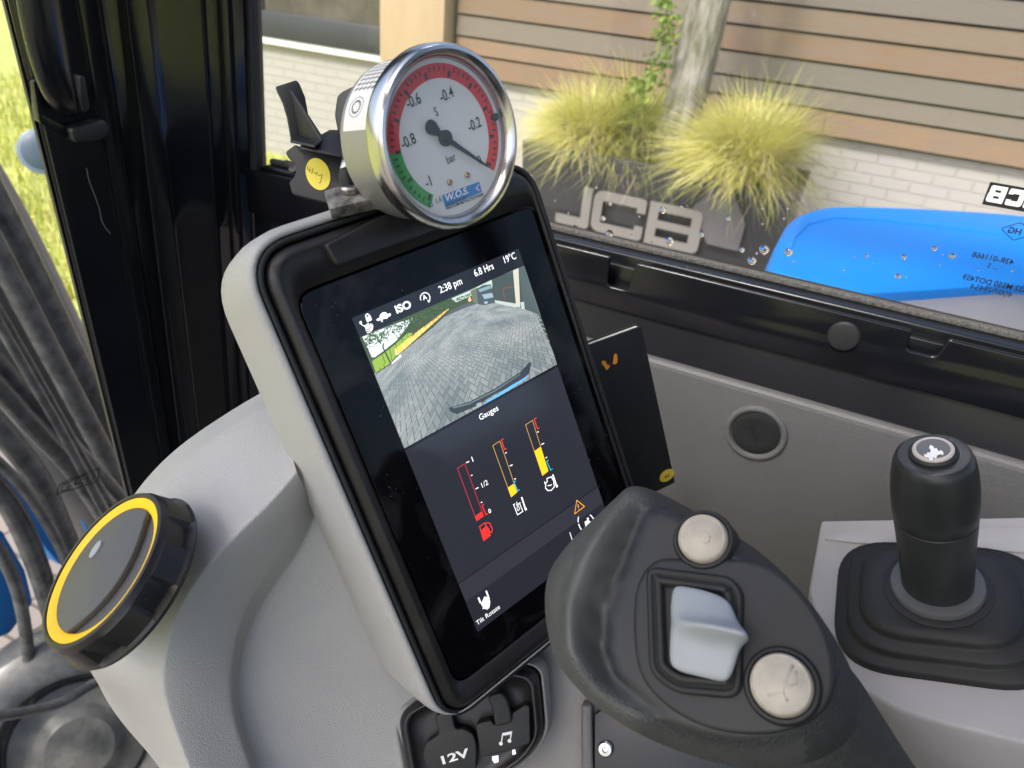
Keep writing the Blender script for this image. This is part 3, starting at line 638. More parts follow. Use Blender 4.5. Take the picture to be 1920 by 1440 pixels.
# the rest of the cab, behind and above the camera
M['lining'] = mat('cab_lining', (.035, .035, .036), .7)
mb = MB(); mb.box(-.66, -.56, -.75, .66, 2.35, 2.40); mb.box(-.56, 1.35, .55, .66, 2.35, 2.40); mb.box(-.56, 1.35, -.75, -.20, 2.35, 2.40); mb.box(.02, 1.35, -.20, .55, 2.35, 2.40); mb.build('roof', M['lining'], cab, bevel=.01)  # roof added to dim the cab; its opening shaped to let sky light in
mb = MB(); mb.box(1.30, 1.35, -.75, .66, .5, 1.75); mb.box(1.30, 1.35, -.75, -.66, 1.75, 2.35); mb.box(1.30, 1.35, .58, .66, 1.75, 2.35); mb.build('rear_wall', M['lining'], cab, bevel=.006)
mb = MB(); mb.box(-.66, 1.35, -.75, .66, .46, .5); mb.build('floor', M['lining'], cab)
mb = MB(); mb.box(-.1, 1.30, -.75, -.70, .5, 1.25); mb.box(-.66, -.60, -.75, -.68, .5, 2.35); mb.build('door_side', M['lining'], cab, bevel=.006)
st_ = thing('driver_seat', (.62, -.1, .5), 'black high backed driver seat behind the controls', 'seat')
mb = MB(); mb.box(.40, .92, -.36, .16, .92, 1.06); mb.build('cushion', M['lining'], st_, bevel=.04, seg=4)
mb = MB(); mb.box(.86, 1.02, -.34, .14, 1.04, 1.85); mb.build('backrest', M['lining'], st_, bevel=.05, seg=4)
mb = MB(); mb.box(.50, .85, -.3, .1, .5, .92); mb.build('pedestal', M['lining'], st_, bevel=.01)
# grab handle on the pillar
gh = thing('grab_handle', fpil.p(-.2, 1.6, .03), 'curved black grab handle bolted to the pillar at the top left', 'handle')
def pp(x, y, h): return fpil.p(*fpil.q(x, y, h), h)
mb = MB(); cl = [(55, -160), (62, -60), (75, 30), (92, 110), (108, 170), (122, 200), (138, 222)]; hs_ = [.045, .045, .044, .042, .036, .028, .014]
wl_ = []
for i, ((x, y), h) in enumerate(zip(cl, hs_)):
    hw = [52, 51, 49, 46, 40, 32, 20][i]; wl_.append([pp(x-hw, y+3, h-.010), pp(x-hw*.7, y+3, h+.004), pp(x-.0*hw, y, h+.009), pp(x+hw*.5, y-2, h+.008), pp(x+hw*.9, y-4, h+.002), pp(x+hw*.9, y-4, h-.012), pp(x, y, h-.016)])
n = 7; vs = [v for r_ in wl_ for v in r_]
mb.add(vs, [(i*n+j, i*n+(j+1) % n, (i+1)*n+(j+1) % n, (i+1)*n+j) for i in range(len(wl_)-1) for j in range(n)] + [tuple(range(n)), tuple(range((len(wl_)-1)*n, len(wl_)*n))])
mb.build('grip', M['black'], gh, sub=2, smooth=True)
fh = Fr(pp(150, 235, .008), fpil.n, up=(0, 0, 1)); 
mb = MB(); mb.prism(fh, rpoly(fh.qs([(118, 238), (184, 220), (192, 232), (190, 247), (176, 258), (128, 264)]), .003), -.004, .012); mb.build('foot', M['rubber'], gh, bevel=.002)
mb = MB(); mb.prism(fh, rpoly(fh.qs([(140, 140), (150, 140), (160, 200), (150, 210), (142, 180)]), .003), -.004, .008); mb.build('latch', M['rubber'], gh, bevel=.002)
mb = MB(); mb.prism(fh, rpoly(fh.qs([(58, 150), (66, 146), (76, 214), (118, 236), (124, 258), (70, 228)]), .002), -.006, .004); mb.build('bracket', M['black'], gh, bevel=.001)

# rain drops on the outside of the side window
fo = Fr((0, .6446, 0), (0, -1, 0), up=(0, 0, 1))
drops = [(1038, 423, 5), (1078, 427, 6), (1131, 409, 5.5), (1144, 382, 4), (1143, 438, 8.5), (1243, 393, 7), (1256, 451, 8.5), (1277, 388, 3), (1207, 390, 2.5), (1222, 455, 2.5), (1410, 488, 8), (1433, 467, 9), (1478, 472, 7),
         (1183, 442, 3), (1315, 440, 5), (1391, 468, 5), (1625, 479, 5), (1695, 481, 7), (1752, 465, 7), (1786, 479, 7), (1684, 517, 7), (1105, 324, 2), (1315, 350, 2), (1430, 420, 2), (995, 330, 4), (1365, 410, 4)]
dr_ = random.Random(11)
drops += [(dr_.uniform(1040, 1900), 0, dr_.uniform(1.2, 3)) for _ in range(26)]
drops = [(x, y or 425+(x-1040)*.17-dr_.uniform(4, 110), r_) for x, y, r_ in drops]
for x, y, r_ in drops:
    a, b = fo.q(x, y); s = r_/F*(.42 if x > 1500 else .62); vs = []; fs_ = []; nr, ns = 5, 14
    for i in range(nr+1):
        t = i/nr; rr = s*math.sin(t*math.pi/2); hh = s*.38*math.cos(t*math.pi/2)
        for k in range(ns):
            an = 2*math.pi*k/ns; sag = 1+(.35 if math.sin(an) < 0 else -.05)*abs(math.sin(an))*.6
            vs.append(fo.p(a+math.cos(an)*rr*(1+.1*math.sin(x)), b+math.sin(an)*rr*sag, -hh))
    fs_ = [(i*ns+k, i*ns+(k+1) % ns, (i+1)*ns+(k+1) % ns, (i+1)*ns+k) for i in range(nr) for k in range(ns)] + [tuple(range(nr*ns, nr*ns+ns))]
    o = mk('water_drop', vs, fs_, M['drop'], smooth=True); tag(o, 'clear rain drop clinging to the outside of the side window', 'water drop', 'rain drops on the side window')

# ================================================================== MONITOR
sM = .33
c4 = [W(668, 598, sM), W(975, 460, 1.1565*sM), W(1142, 994, 1.2755*sM), W(891, 1192, 1.119*sM)]
_u = ((c4[1]-c4[0]).normalized()+(c4[2]-c4[3]).normalized()).normalized(); _v = ((c4[0]-c4[3]).normalized()+(c4[1]-c4[2]).normalized()).normalized()
nM = _u.cross(_v).normalized(); dd = (_u+_v).normalized(); ee = (_u-_v).normalized(); _u = (dd+ee).normalized()
fM = Fr(c4[0], nM, u=_u)
q4 = fM.qs([(668, 598), (975, 460), (1142, 994), (891, 1192)])
uL, uR = (q4[0][0]+q4[3][0])/2, (q4[1][0]+q4[2][0])/2; vT, vB = (q4[0][1]+q4[1][1])/2, (q4[2][1]+q4[3][1])/2
# glass and casing outlines: straight edges fitted to the photo
def edge(pa, pb, ax, c=0): a, b = fM.q(*pa, c), fM.q(*pb, c); return (a[ax]+b[ax])/2
gL = edge((572, 600), (800, 1150), 0); gR = edge((1030, 450), (1150, 850), 0); gT = edge((640, 528), (960, 395), 1); gB = edge((890, 1262), (1010, 1160), 1)
cL = edge((522, 560), (770, 1180), 0); cR = edge((1036, 440), (1160, 860), 0); cT = edge((600, 432), (980, 318), 1); cB = edge((890, 1318), (1015, 1210), 1)
mon = thing('monitor', fM.p((gL+gR)/2, gB, -.01), 'black portrait display monitor showing a camera view and gauges', 'monitor')
def rect(l, r, t, b, rad, seg=8): return rpoly([(l, b), (r, b), (r, t), (l, t)], rad, seg)
RC = .017
hB = .0035                                   # the casing stands this far proud of the glass plane
base = rect(cL, cR, cT, cB, [RC*.8, RC*.8, RC, RC], 10)
loft('casing', fM, [(inset(base, .0012), -.020), (base, -.016), (base, -.002), (inset(base, .0008), -.0002), (inset(base, .0035), .0018), (inset(base, .0048), .0020), (rect(gL-.0010, gR+.0010, gT+.0010, gB-.0010, .0095, 10), .0010), (rect(gL-.0009, gR+.0009, gT+.0009, gB-.0009, .0094, 10), -.0006)], M['bezel'], mon, cap1=False)
gl_ = rect(gL, gR, gT, gB, .0090, 8)
go = loft('screen', fM, [(gl_, -.003), (gl_, -.0001), (inset(gl_, .0004), .0002)], M['blackgloss'], mon); sharp(go, 30)
# dark visor piece at the top of the casing and the seam at its foot
mb = MB(); vq = fM.qs([(610, 452), (622, 500), (640, 497), (850, 420), (880, 330), (700, 405)], .004)
mb.prism(fM, rpoly(fM.qs([(608, 458), (632, 502), (655, 493), (900, 405), (900, 345), (700, 410)], .006), [.002, .004, .003, 0, 0, 0]), -.002, .0065); mb.build('visor', M['bezel'], mon, bevel=.0016, seg=3)
mb = MB(); mb.ribbon(fM, fM.qs([(932, 1250), (929, 1262), (930, 1281)], .0021), .0005, .0021); mb.build('seam', M['ink'], mon)
# ---- what the display shows (all flat, a few hundredths of a millimetre apart)
Wd = .00035
def S(pts, k=0): return fM.qs(pts, Wd+k)
disp = bpy.data.objects.new('display', None)
E_bg = emat('display_dark', '#20222a', .85); E_hd = emat('display_header', '#1a1d24', .8); E_lo = emat('display_footer', '#1b1c24', .9); E_mid = emat('display_band', '#26272f', .9)
E_w = emat('display_white', '#f0f2f2', .75); E_red = emat('display_red', '#f0302a', .75); E_redl = emat('display_red_line', '#c02c38', .7); E_yel = emat('display_yellow', '#ffc020', .75); E_yl = emat('display_yellow_line', '#d8a850', .7); E_cy = emat('display_cyan', '#28b8e8', .7); E_or = emat('display_orange', '#f0a030', .7); E_dk = emat('display_line', '#0c0d12', .6)
mb = MB(); mb.prism(fM, [(uL, vB), (uR, vB), (uR, vT), (uL, vT)], .0001, Wd); disp = mb.build('display', E_bg, mon)
def flat(name, pts, m, k, **kw): mb = MB(); mb.flat(fM, S(pts, k), Wd+k); return mb.build(name, m, disp, **kw)
def c2(x, y): return (640+x/4.174, 440+y/4.174)
def c3(x, y): return (780+x/4.571, 740+y/4.571)
def c2l(l): return [c2(*p) for p in l]
def c3l(l): return [c3(*p) for p in l]
def VU(a, b): return (uL+(uR-uL)*a, vT+(vB-vT)*b)       # display coordinates: a right 0..1, b down 0..1
def uvflat(name, ab, m, k): mb = MB(); mb.flat(fM, [VU(*p) for p in ab], Wd+k); return mb.build(name, m, disp)
# camera picture spans b0..b1
bc0 = sum((vT-fM.q(x, y)[1])/(vT-vB) for x, y in [(682, 634), (970, 499)])/2; bc1 = sum((vT-fM.q(x, y)[1])/(vT-vB) for x, y in [(765, 842), (1040, 680)])/2
uvflat('header_bar', [(0, 0), (1, 0), (1, bc0), (0, bc0)], E_hd, .00002)
uvflat('camera_picture', [(0, bc0), (1, bc0), (1, bc1), (0, bc1)], emat('display_grass', '#3a4b34', .8), .00002)
uvflat('divider', [(0, bc1), (1, bc1), (1, bc1+.008), (0, bc1+.008)], E_dk, .00003)
def inquad(p):  # clip to the camera picture in display coordinates
    a = (p[0]-uL)/(uR-uL); b = (p[1]-vT)/(vB-vT); return (uL+(uR-uL)*min(1, max(0, a)), vT+(vB-vT)*min(bc1, max(bc0, b)))
def cflat(name, l, m, k): mb = MB(); mb.flat(fM, [inquad(p) for p in S(c2l(l), k)], Wd+k); return mb.build(name, m, disp)
cflat('sky', [(165, 800), (300, 745), (420, 700), (560, 650), (500, 740), (430, 830), (330, 910), (260, 960), (240, 960)], emat('pic_sky', '#c8d2d2', .85), .00004)
cflat('sky', [(860, 500), (1000, 440), (1180, 340), (1180, 420), (1010, 480), (900, 530)], emat('pic_sky2', '#aebdb8', .8), .00004)
cflat('field', [(240, 990), (330, 930), (420, 860), (520, 770), (560, 770), (470, 900), (380, 1010), (270, 1080)], emat('pic_field', '#7f9c3c', .85), .00005)
# leaves and trees: many small dark blots
mb = MB(); lf = random.Random(3)
for i in range(900):
    t = lf.random(); x = 180+t*860; yl = 795-(x-180)*.41; y = yl+abs(lf.gauss(0, 1))*(60*(1-t)**1.2+14)+(25*math.sin(x*.045) if t < .45 else 0); r_ = lf.uniform(3, 10)*(1.1-.6*t)
    if t < .35 and y > yl+120: continue
    pts = [(x+r_*math.cos(a+x)*lf.uniform(.5, 1.2), y+r_*math.sin(a+x)*lf.uniform(.5, 1.2)) for a in (0, 1.2, 2.4, 3.7, 5)]
    g = lf.choice([(.02, .05, .02), (.04, .08, .03), (.07, .12, .05), (.03, .05, .03)]); mb.flat(fM, [inquad(p) for p in S(c2l(pts), .00006)], Wd+.00006, g)
def emattr(name, es=.8):
    m = emat(name, '#000000', es); n = m.node_tree; a = n.nodes.new('ShaderNodeAttribute'); a.attribute_name = 'Col'; n.links.new(a.outputs['Color'], n.nodes['Principled BSDF'].inputs['Emission Color']); return m
EA = emattr('pic_colours', .95)
mb.build('trees', EA, disp, vc=True)
gpoly = [(200, 1110), (285, 1080), (380, 1020), (450, 935), (600, 820), (720, 725), (850, 600), (960, 540), (1040, 530), (1200, 528), (1420, 570), (1540, 625), (1600, 780), (1720, 1010), (1700, 1100), (940, 1540), (500, 1790), (300, 1380)]
cflat('paving_picture', gpoly, emat('pic_joint', '#4a5254', .85), .00007)
# herringbone pavers drawn in perspective on the display
def inpoly(p, poly):
    x, y = p; r_ = False; n = len(poly)
    for i in range(n):
        (x0_, y0_), (x1_, y1_) = poly[i], poly[i-1]
        if (y0_ > y) != (y1_ > y) and x < (x1_-x0_)*(y-y0_)/(y1_-y0_)+x0_: r_ = not r_
    return r_
gp2 = [fM.q(*c2(*p), Wd) for p in gpoly]
asp = (uR-uL)/(vT-vB)
def gmap(gx, gy):              # ground (right, near->far) to display coordinates, with the bend of a wide lens
    k = 1/(1+gy*.155); a = .56+gx*.060*k; b = bc0+.012+(bc1-bc0)*1.12*k
    r2 = (a-.5)**2; b = b+r2*.20*(1-k*.5); return VU(a, b)
def clipq(P):
    for ax, lim, sg in ((0, uL, 1), (0, uR, -1), (1, vT+(vB-vT)*bc1, 1), (1, vT+(vB-vT)*bc0, -1)):
        Q = []
        for i in range(len(P)):
            a, b = P[i-1], P[i]; ia = (a[ax]-lim)*sg >= 0; ib = (b[ax]-lim)*sg >= 0
            if ia != ib: t = (lim-a[ax])/(b[ax]-a[ax]); Q.append((a[0]+(b[0]-a[0])*t, a[1]+(b[1]-a[1])*t))
            if ib: Q.append(b)
        P = Q
        if len(P) < 3: return None
    return P
mb = MB(); pr = random.Random(5)
for i in range(-70, 190):
    for j in range(-42, 42):
        ox, oy = i+2*j, i-2*j
        if not(-16 < ox*.7-oy*.0 < 60): pass
        for (x0_, y0_, w_, h_) in ((ox, oy, 2, 1), (ox, oy+1, 1, 2)):
            ca, sa = .7071, .7071; e = .06
            cs = [(x0_+e, y0_+e), (x0_+w_-e, y0_+e), (x0_+w_-e, y0_+h_-e), (x0_+e, y0_+h_-e)]
            cs = [((x*ca-y*sa)*.62, (x*sa+y*ca)*.62) for x, y in cs]
            cxm = sum(c[0] for c in cs)/4; cym = sum(c[1] for c in cs)/4
            if cym < -3.5 or cym > 70 or abs(cxm) > 34+cym: continue
            P = [gmap(*c) for c in cs]; cm = (sum(p[0] for p in P)/4, sum(p[1] for p in P)/4)
            if cm[0] > uL+.001 and not inpoly(cm, gp2) and not(cm[1] < vT+(vB-vT)*(bc0+.12) and cm[0] < uL+(uR-uL)*.0): continue
            P = clipq(P)
            if not P: continue
            t = .5+.7*noise.noise(Vector((cxm*.16, cym*.16, 1)))+pr.uniform(-.25, .25)
            col = Vector((.11, .135, .14)).lerp(Vector((.23, .24, .235)), t)*(.95+.3*min(1, cym/20)); mb.flat(fM, P, Wd+.00009, tuple(col))
mb.build('pavers', EA, disp, vc=True)
mb = MB()
for i in range(34):            # row of orange barriers along the verge
    t = i/33; x = 440+(835-440)*t**.85; y = 915-(915-585)*t**.85; s = 34*(1-t)+9
    pts = [(x-s*.4, y+s*.5), (x-s*.45+pr.uniform(-4, 4), y-s*.5), (x-s*.2, y-s*.7), (x+s*.1, y+s*.1), (x+s*.35, y-s*.75), (x+s*.5, y-s*.6), (x+s*.3, y+s*.4), (x, y+s*.65)]
    mb.flat(fM, S(c2l(pts), .00010), Wd+.00010, (.95, .42, .06) if i % 3 else (.75, .55, .25))
for i in range(9):
    t = i/8; x = 400+(760-400)*t; y = 1000-(1000-650)*t; s = 1-t*.7; mb.ribbon(fM, S(c2l([(x, y), (x-26*s, y-130*s)]), .00010), .00022*s+.0001, Wd+.00010, col=(.05, .06, .05))
for l in ([(385, 1005), (325, 880), (330, 850)], [(300, 1040), (312, 1062)], [(330, 1015), (340, 1040)], [(345, 1010), (320, 940)]): mb.ribbon(fM, S(c2l(l), .0001), .0007 if len(l) > 2 else .0003, Wd+.00010, col=(.03, .04, .03))
mb.flat(fM, S(c2l([(390, 1005), (440, 960), (465, 935), (470, 955), (400, 1010)]), .0001), Wd+.0001, (.7, .75, .72))
mb.build('barrier_row', EA, disp, vc=True)
mb = MB()
def C(l, col, k=.00011): mb.flat(fM, [inquad(p) for p in S(c2l(l), k)], Wd+k, col)
C([(1010, 440), (1060, 415), (1075, 540), (1030, 530)], (.10, .12, .08)); C([(1055, 425), (1110, 395), (1170, 388), (1200, 530), (1130, 552), (1070, 545)], (.045, .065, .075)); C([(1070, 430), (1165, 395), (1172, 420), (1085, 450)], (.16, .24, .28), .00012)
C([(1100, 470), (1180, 455), (1192, 490), (1120, 505)], (.20, .28, .32), .00012); C([(1115, 525), (1145, 520), (1148, 535), (1125, 545)], (.25, .28, .28), .00012); C([(990, 510), (1005, 480), (1020, 515), (1000, 528)], (.7, .35, .2), .00012)
mb.build('van', EA, disp, vc=True); mb = MB()
C([(1172, 340), (1400, 225), (1470, 400), (1545, 620), (1400, 572), (1200, 528)], (.045, .06, .06)); C([(1338, 265), (1382, 248), (1400, 570), (1368, 562)], (.42, .40, .33), .00012); C([(1200, 512), (1368, 540), (1372, 572), (1205, 535)], (.35, .38, .36), .00012)
C([(1385, 250), (1460, 230), (1600, 620), (1430, 575)], (.06, .08, .078), .00011); C([(1400, 530), (1430, 525), (1435, 585), (1410, 580)], (.3, .38, .38), .00013)
mb.ribbon(fM, S(c2l([(1275, 505), (1268, 420), (1350, 405)]), .00012), .00022, Wd+.00012, col=(.30, .04, .04))
for i in range(12): x = 1192+i*11.5+(8 if i > 6 else 0); y = 345-(x-1192)*.42; C([(x, y), (x+7, y-3), (x+8, y-20), (x+1, y-17)], (.5, .55, .53), .00013)
mb.build('building_picture', EA, disp, vc=True); mb = MB()
C([(838, 1355), (862, 1350), (1000, 1308), (1200, 1205), (1400, 1075), (1475, 995), (1485, 1010), (1472, 1085), (1380, 1160), (1200, 1250), (1050, 1345), (905, 1405), (855, 1385)], (.022, .03, .035)); C([(1055, 1325), (1090, 1310), (1105, 1345), (1070, 1360)], (.2, .25, .27), .00012)
C([(870, 1352), (1000, 1318), (1200, 1218), (1400, 1088), (1400, 1095), (1200, 1228), (1000, 1328), (880, 1360)], (.10, .13, .14), .00012)
C([(1110, 1330), (1200, 1265), (1330, 1180), (1470, 1100), (1440, 1130), (1330, 1205), (1220, 1275), (1130, 1335)], (.08, .32, .75), .00013)
mb.build('bumper_picture', EA, disp, vc=True)
# lower part of the display
uvb = lambda x, y: ((fM.q(x, y)[0]-uL)/(uR-uL), (vT-fM.q(x, y)[1])/(vT-vB))
la, lb = uvb(875, 1088)[1], uvb(1110, 915)[1]; l1 = (la+lb)/2
uvflat('band', [(0, l1), (1, l1), (1, 1), (0, 1)], E_mid, .00002); l2 = (uvb(880, 1150)[1]+uvb(1060, 1000)[1])/2; l2 = l1+.062
uvflat('footer_bar', [(0, l2), (1, l2), (1, 1), (0, 1)], E_lo, .00003); uvflat('divider', [(0, l1-.0012), (1, l1-.0012), (1, l1+.0012), (0, l1+.0012)], E_dk, .00004)
# strokes traced on the display
def st(mb, l, wd, closed=False, f=c3): mb.ribbon(fM, S([f(*p) for p in l], .00006), wd, Wd+.00006, closed)
def fl(mb, l, f=c3): mb.flat(fM, S([f(*p) for p in l], .00006), Wd+.00006)
w1 = .00042
mb = MB(); st(mb, [(355, 632), (418, 590), (580, 1040), (521, 1082)], .00030, True); mb.build('fuel_outline', E_redl, disp)
mb = MB(); fl(mb, [(506, 1043), (562, 1002), (580, 1040), (521, 1082)]); st(mb, [(570, 945), (582, 938)], w1); st(mb, [(566, 948), (600, 1030), (618, 1018)], w1)
fl(mb, [(562, 1160), (596, 1130), (612, 1130), (640, 1205), (580, 1250)]); st(mb, [(545, 1130), (592, 1098), (622, 1180), (638, 1205), (580, 1250)], w1, True); st(mb, [(600, 1098), (630, 1100), (655, 1150), (650, 1180), (632, 1178), (618, 1140)], w1); mb.build('fuel_symbol', E_red, disp)
for (ox, oy, tb) in ((0, 0, 0), (281, -178, 1)):
    mb = MB(); st(mb, [(658+ox, 437+oy), (718+ox, 398+oy), (866+ox-(0 if not tb else 15), 838+oy-5), (815+ox-(0 if not tb else 12), 880+oy-8)], .00026, True); mb.build('temperature_outline', E_yl, disp)
    mb = MB()
    if tb: fl(mb, [(1015, 484), (1068, 446), (1134, 652), (1085, 690)])
    else: fl(mb, [(786, 798), (836, 764), (866, 838), (815, 880)])
    mb.build('temperature_level', E_yel, disp)
    mb = MB(); st(mb, [(752+ox, 378+oy), (732+ox, 388+oy), (760+ox, 470+oy), (776+ox, 462+oy)], w1); mb.build('hot_mark', E_red, disp)
    mb = MB(); st(mb, [(868+ox-13, 745+oy-6), (852+ox-13, 755+oy-6), (885+ox-13, 830+oy-6), (902+ox-13, 820+oy-6)], w1); mb.build('cold_mark', E_cy, disp)
mb = MB()
for grp in ([[(430, 583), (456, 572)], [(472, 694), (484, 689)], [(510, 808), (536, 796)], [(556, 926), (568, 920)]], [[(765, 501), (778, 496)], [(804, 612), (828, 600)], [(842, 724), (856, 719)]], [[(1038, 322), (1052, 317)], [(1074, 428), (1098, 416)], [(1110, 542), (1124, 536)]]):
    mb = MB()
    for l in grp: st(mb, l, .00048)
    mb.build('tick_marks', E_w, disp)
def tx(s, px, h, m, f=c3, sx=1, bold=.0, name='lettering', al='LEFT'): a, b = fM.q(*f(*px), Wd+.00006); return text(name, fM, s, h, (a, b), m, disp, w=Wd+.00006, bold=bold, sx=sx, align=al)
tx('1', (478, 580), .0026, E_w, bold=.01); tx('1/2', (560, 805), .0026, E_w); tx('0', (627, 1020), .0022, E_w, bold=.01)
tx('Gauges', (548, 222), .0029, E_w, bold=.006)
mb = MB(); st(mb, [(836, 940), (870, 1030), (916, 1000), (885, 925)], w1); st(mb, [(832, 945), (850, 935)], w1); st(mb, [(858, 950), (896, 925)], w1); st(mb, [(868, 940), (862, 918)], w1); st(mb, [(876, 950), (864, 975), (874, 995), (890, 980)], w1*.8, True); st(mb, [(905, 878), (940, 985)], w1*2); fl(mb, [(928, 975), (945, 968), (952, 985), (938, 995)])
mb.build('oil_symbol', E_w, disp)
mb = MB(); st(mb, [(1122, 718), (1160, 704), (1180, 740), (1185, 790), (1160, 820), (1130, 822), (1110, 800), (1112, 760), (1125, 745)], w1*1.2, True); st(mb, [(1102, 745), (1112, 775)], w1*1.5); st(mb, [(1128, 782), (1140, 776), (1150, 780), (1164, 768)], w1); st(mb, [(1172, 685), (1205, 785)], w1*2.2); fl(mb, [(1196, 780), (1212, 772), (1218, 790), (1203, 797)])
mb.build('engine_symbol', E_w, disp)
mb = MB(); st(mb, [(1378, 905), (1444, 958), (1360, 1022)], w1, True); st(mb, [(1388, 940), (1393, 968)], w1*1.3); st(mb, [(1396, 978), (1397, 984)], w1*1.3); mb.build('warning_symbol', E_or, disp)
mb = MB(); cc = (1466, 1105)
for a0 in range(150, 430, 40): st(mb, [(cc[0]+math.cos(R(a))*76-math.sin(R(a))*12, cc[1]-math.sin(R(a))*92+math.cos(R(a))*14) for a in range(a0, a0+33, 8)], w1*1.4)
fl(mb, [(1440, 1175), (1452, 1120), (1445, 1090), (1470, 1075), (1495, 1085), (1500, 1105), (1470, 1120), (1475, 1150), (1462, 1135)]); fl(mb, [(1462, 1060), (1476, 1052), (1484, 1066), (1470, 1076)]); mb.build('operator_symbol', E_w, disp)
mb = MB(); st(mb, [(1318, 1180), (1350, 1280)], .0004); mb.build('marker_line', E_w, disp)
# header symbols
mb = MB(); f = c2
st(mb, [(150, 690), (160, 705), (190, 722)], w1*.8, f=f); fl(mb, [(140, 688), (148, 674), (160, 680), (162, 696), (148, 702)], f); st(mb, [(188, 738), (205, 735), (222, 722), (232, 695)], .0005, f=f); st(mb, [(192, 752), (215, 748), (234, 730), (242, 700)], .0005, f=f); st(mb, [(200, 768), (224, 762), (242, 740), (247, 712)], .0005, f=f); fl(mb, [(175, 715), (215, 690), (222, 715), (195, 735)], f)
fl(mb, [(188, 650), (228, 632), (240, 668), (202, 686)], f); st(mb, [(194, 650), (190, 632), (204, 620), (218, 628), (222, 640)], .0005, f=f); mb.build('lever_lock_symbol', E_w, disp)
mb = MB(); fl(mb, [(272, 668), (285, 655), (298, 652), (302, 628), (322, 608), (345, 606), (366, 622), (380, 614), (390, 624), (382, 638), (368, 642), (358, 658), (346, 656), (322, 664), (324, 682), (314, 684), (308, 668), (290, 676)], f); mb.build('tortoise_symbol', E_w, disp)
tx('ISO', (432, 618), .0034, E_w, f, sx=1.15, bold=.035)
mb = MB(); cc = (656, 494); st(mb, [(cc[0]+math.cos(R(a))*38, cc[1]-math.sin(R(a))*40) for a in range(-40, 235, 25)], .00045, f=f); fl(mb, [(672, 512), (698, 512), (684, 534)], f); mb.build('auto_idle_symbol', E_w, disp); tx('A', (644, 512), .0021, E_w, f, bold=.03)
tx('2:38 pm', (774, 460), .0034, E_w, f, sx=.86, bold=.008); tx('6.8 Hrs', (1047, 330), .0034, E_w, f, sx=.84, bold=.008); tx('19\u00b0C', (1272, 228), .0034, E_w, f, sx=.84, bold=.008)
def c5(x, y): return (700+x/3.84, 1100+y/3.84)
mb = MB(); f = c5
st(mb, [(756, 78), (772, 118)], .0009, f=f); st(mb, [(812, 30), (834, 92)], .0009, f=f); fl(mb, [(768, 105), (782, 112), (800, 70), (826, 80), (842, 105), (836, 150), (820, 165), (800, 158), (780, 135)], f); st(mb, [(790, 150), (795, 160)], .0008, f=f); mb.build('tilt_symbol', E_w, disp)
tx('Tilt Rotate', (748, 280), .0024, E_w, f)

# ================================================================== CONSOLE
con = thing('console', W(420, 1300, .38), 'light grey grained plastic console pod that carries the monitor', 'console')
# gasket channel and shell around the monitor
g0 = inset(base, -.0008); g1 = inset(base, -.0046); g2 = inset(base, -.0066)
loft('gasket', fM, [(g0, -.016), (inset(base, -.0010), -.0015), (inset(base, -.0022), -.0006), (inset(base, -.0036), -.0012), (inset(base, -.0042), -.006), (inset(base, -.0042), -.016)], M['rubber'], con, cap0=False, cap1=False)
def grow(d, top=0, r=.02): return rect(cL-d, cR-.004, cT+d+top, cB-d*.25, [r*.9, r*.9, r*1.1, r*1.1], 10)
loft('shell', fM, [(grow(.0042), -.012), (grow(.0042), -.0018), (grow(.0048), -.0008), (grow(.0062, 0, .022), -.0006), (grow(.0076, 0, .024), -.0022), (grow(.0086, 0, .025), -.0052), (grow(.0090, .000, .026), -.012), (grow(.0086, 0, .027), -.030), (grow(.0075, -.001, .028), -.050), (grow(.003, -.003, .028), -.062)], M['grey'], con, cap0=False)
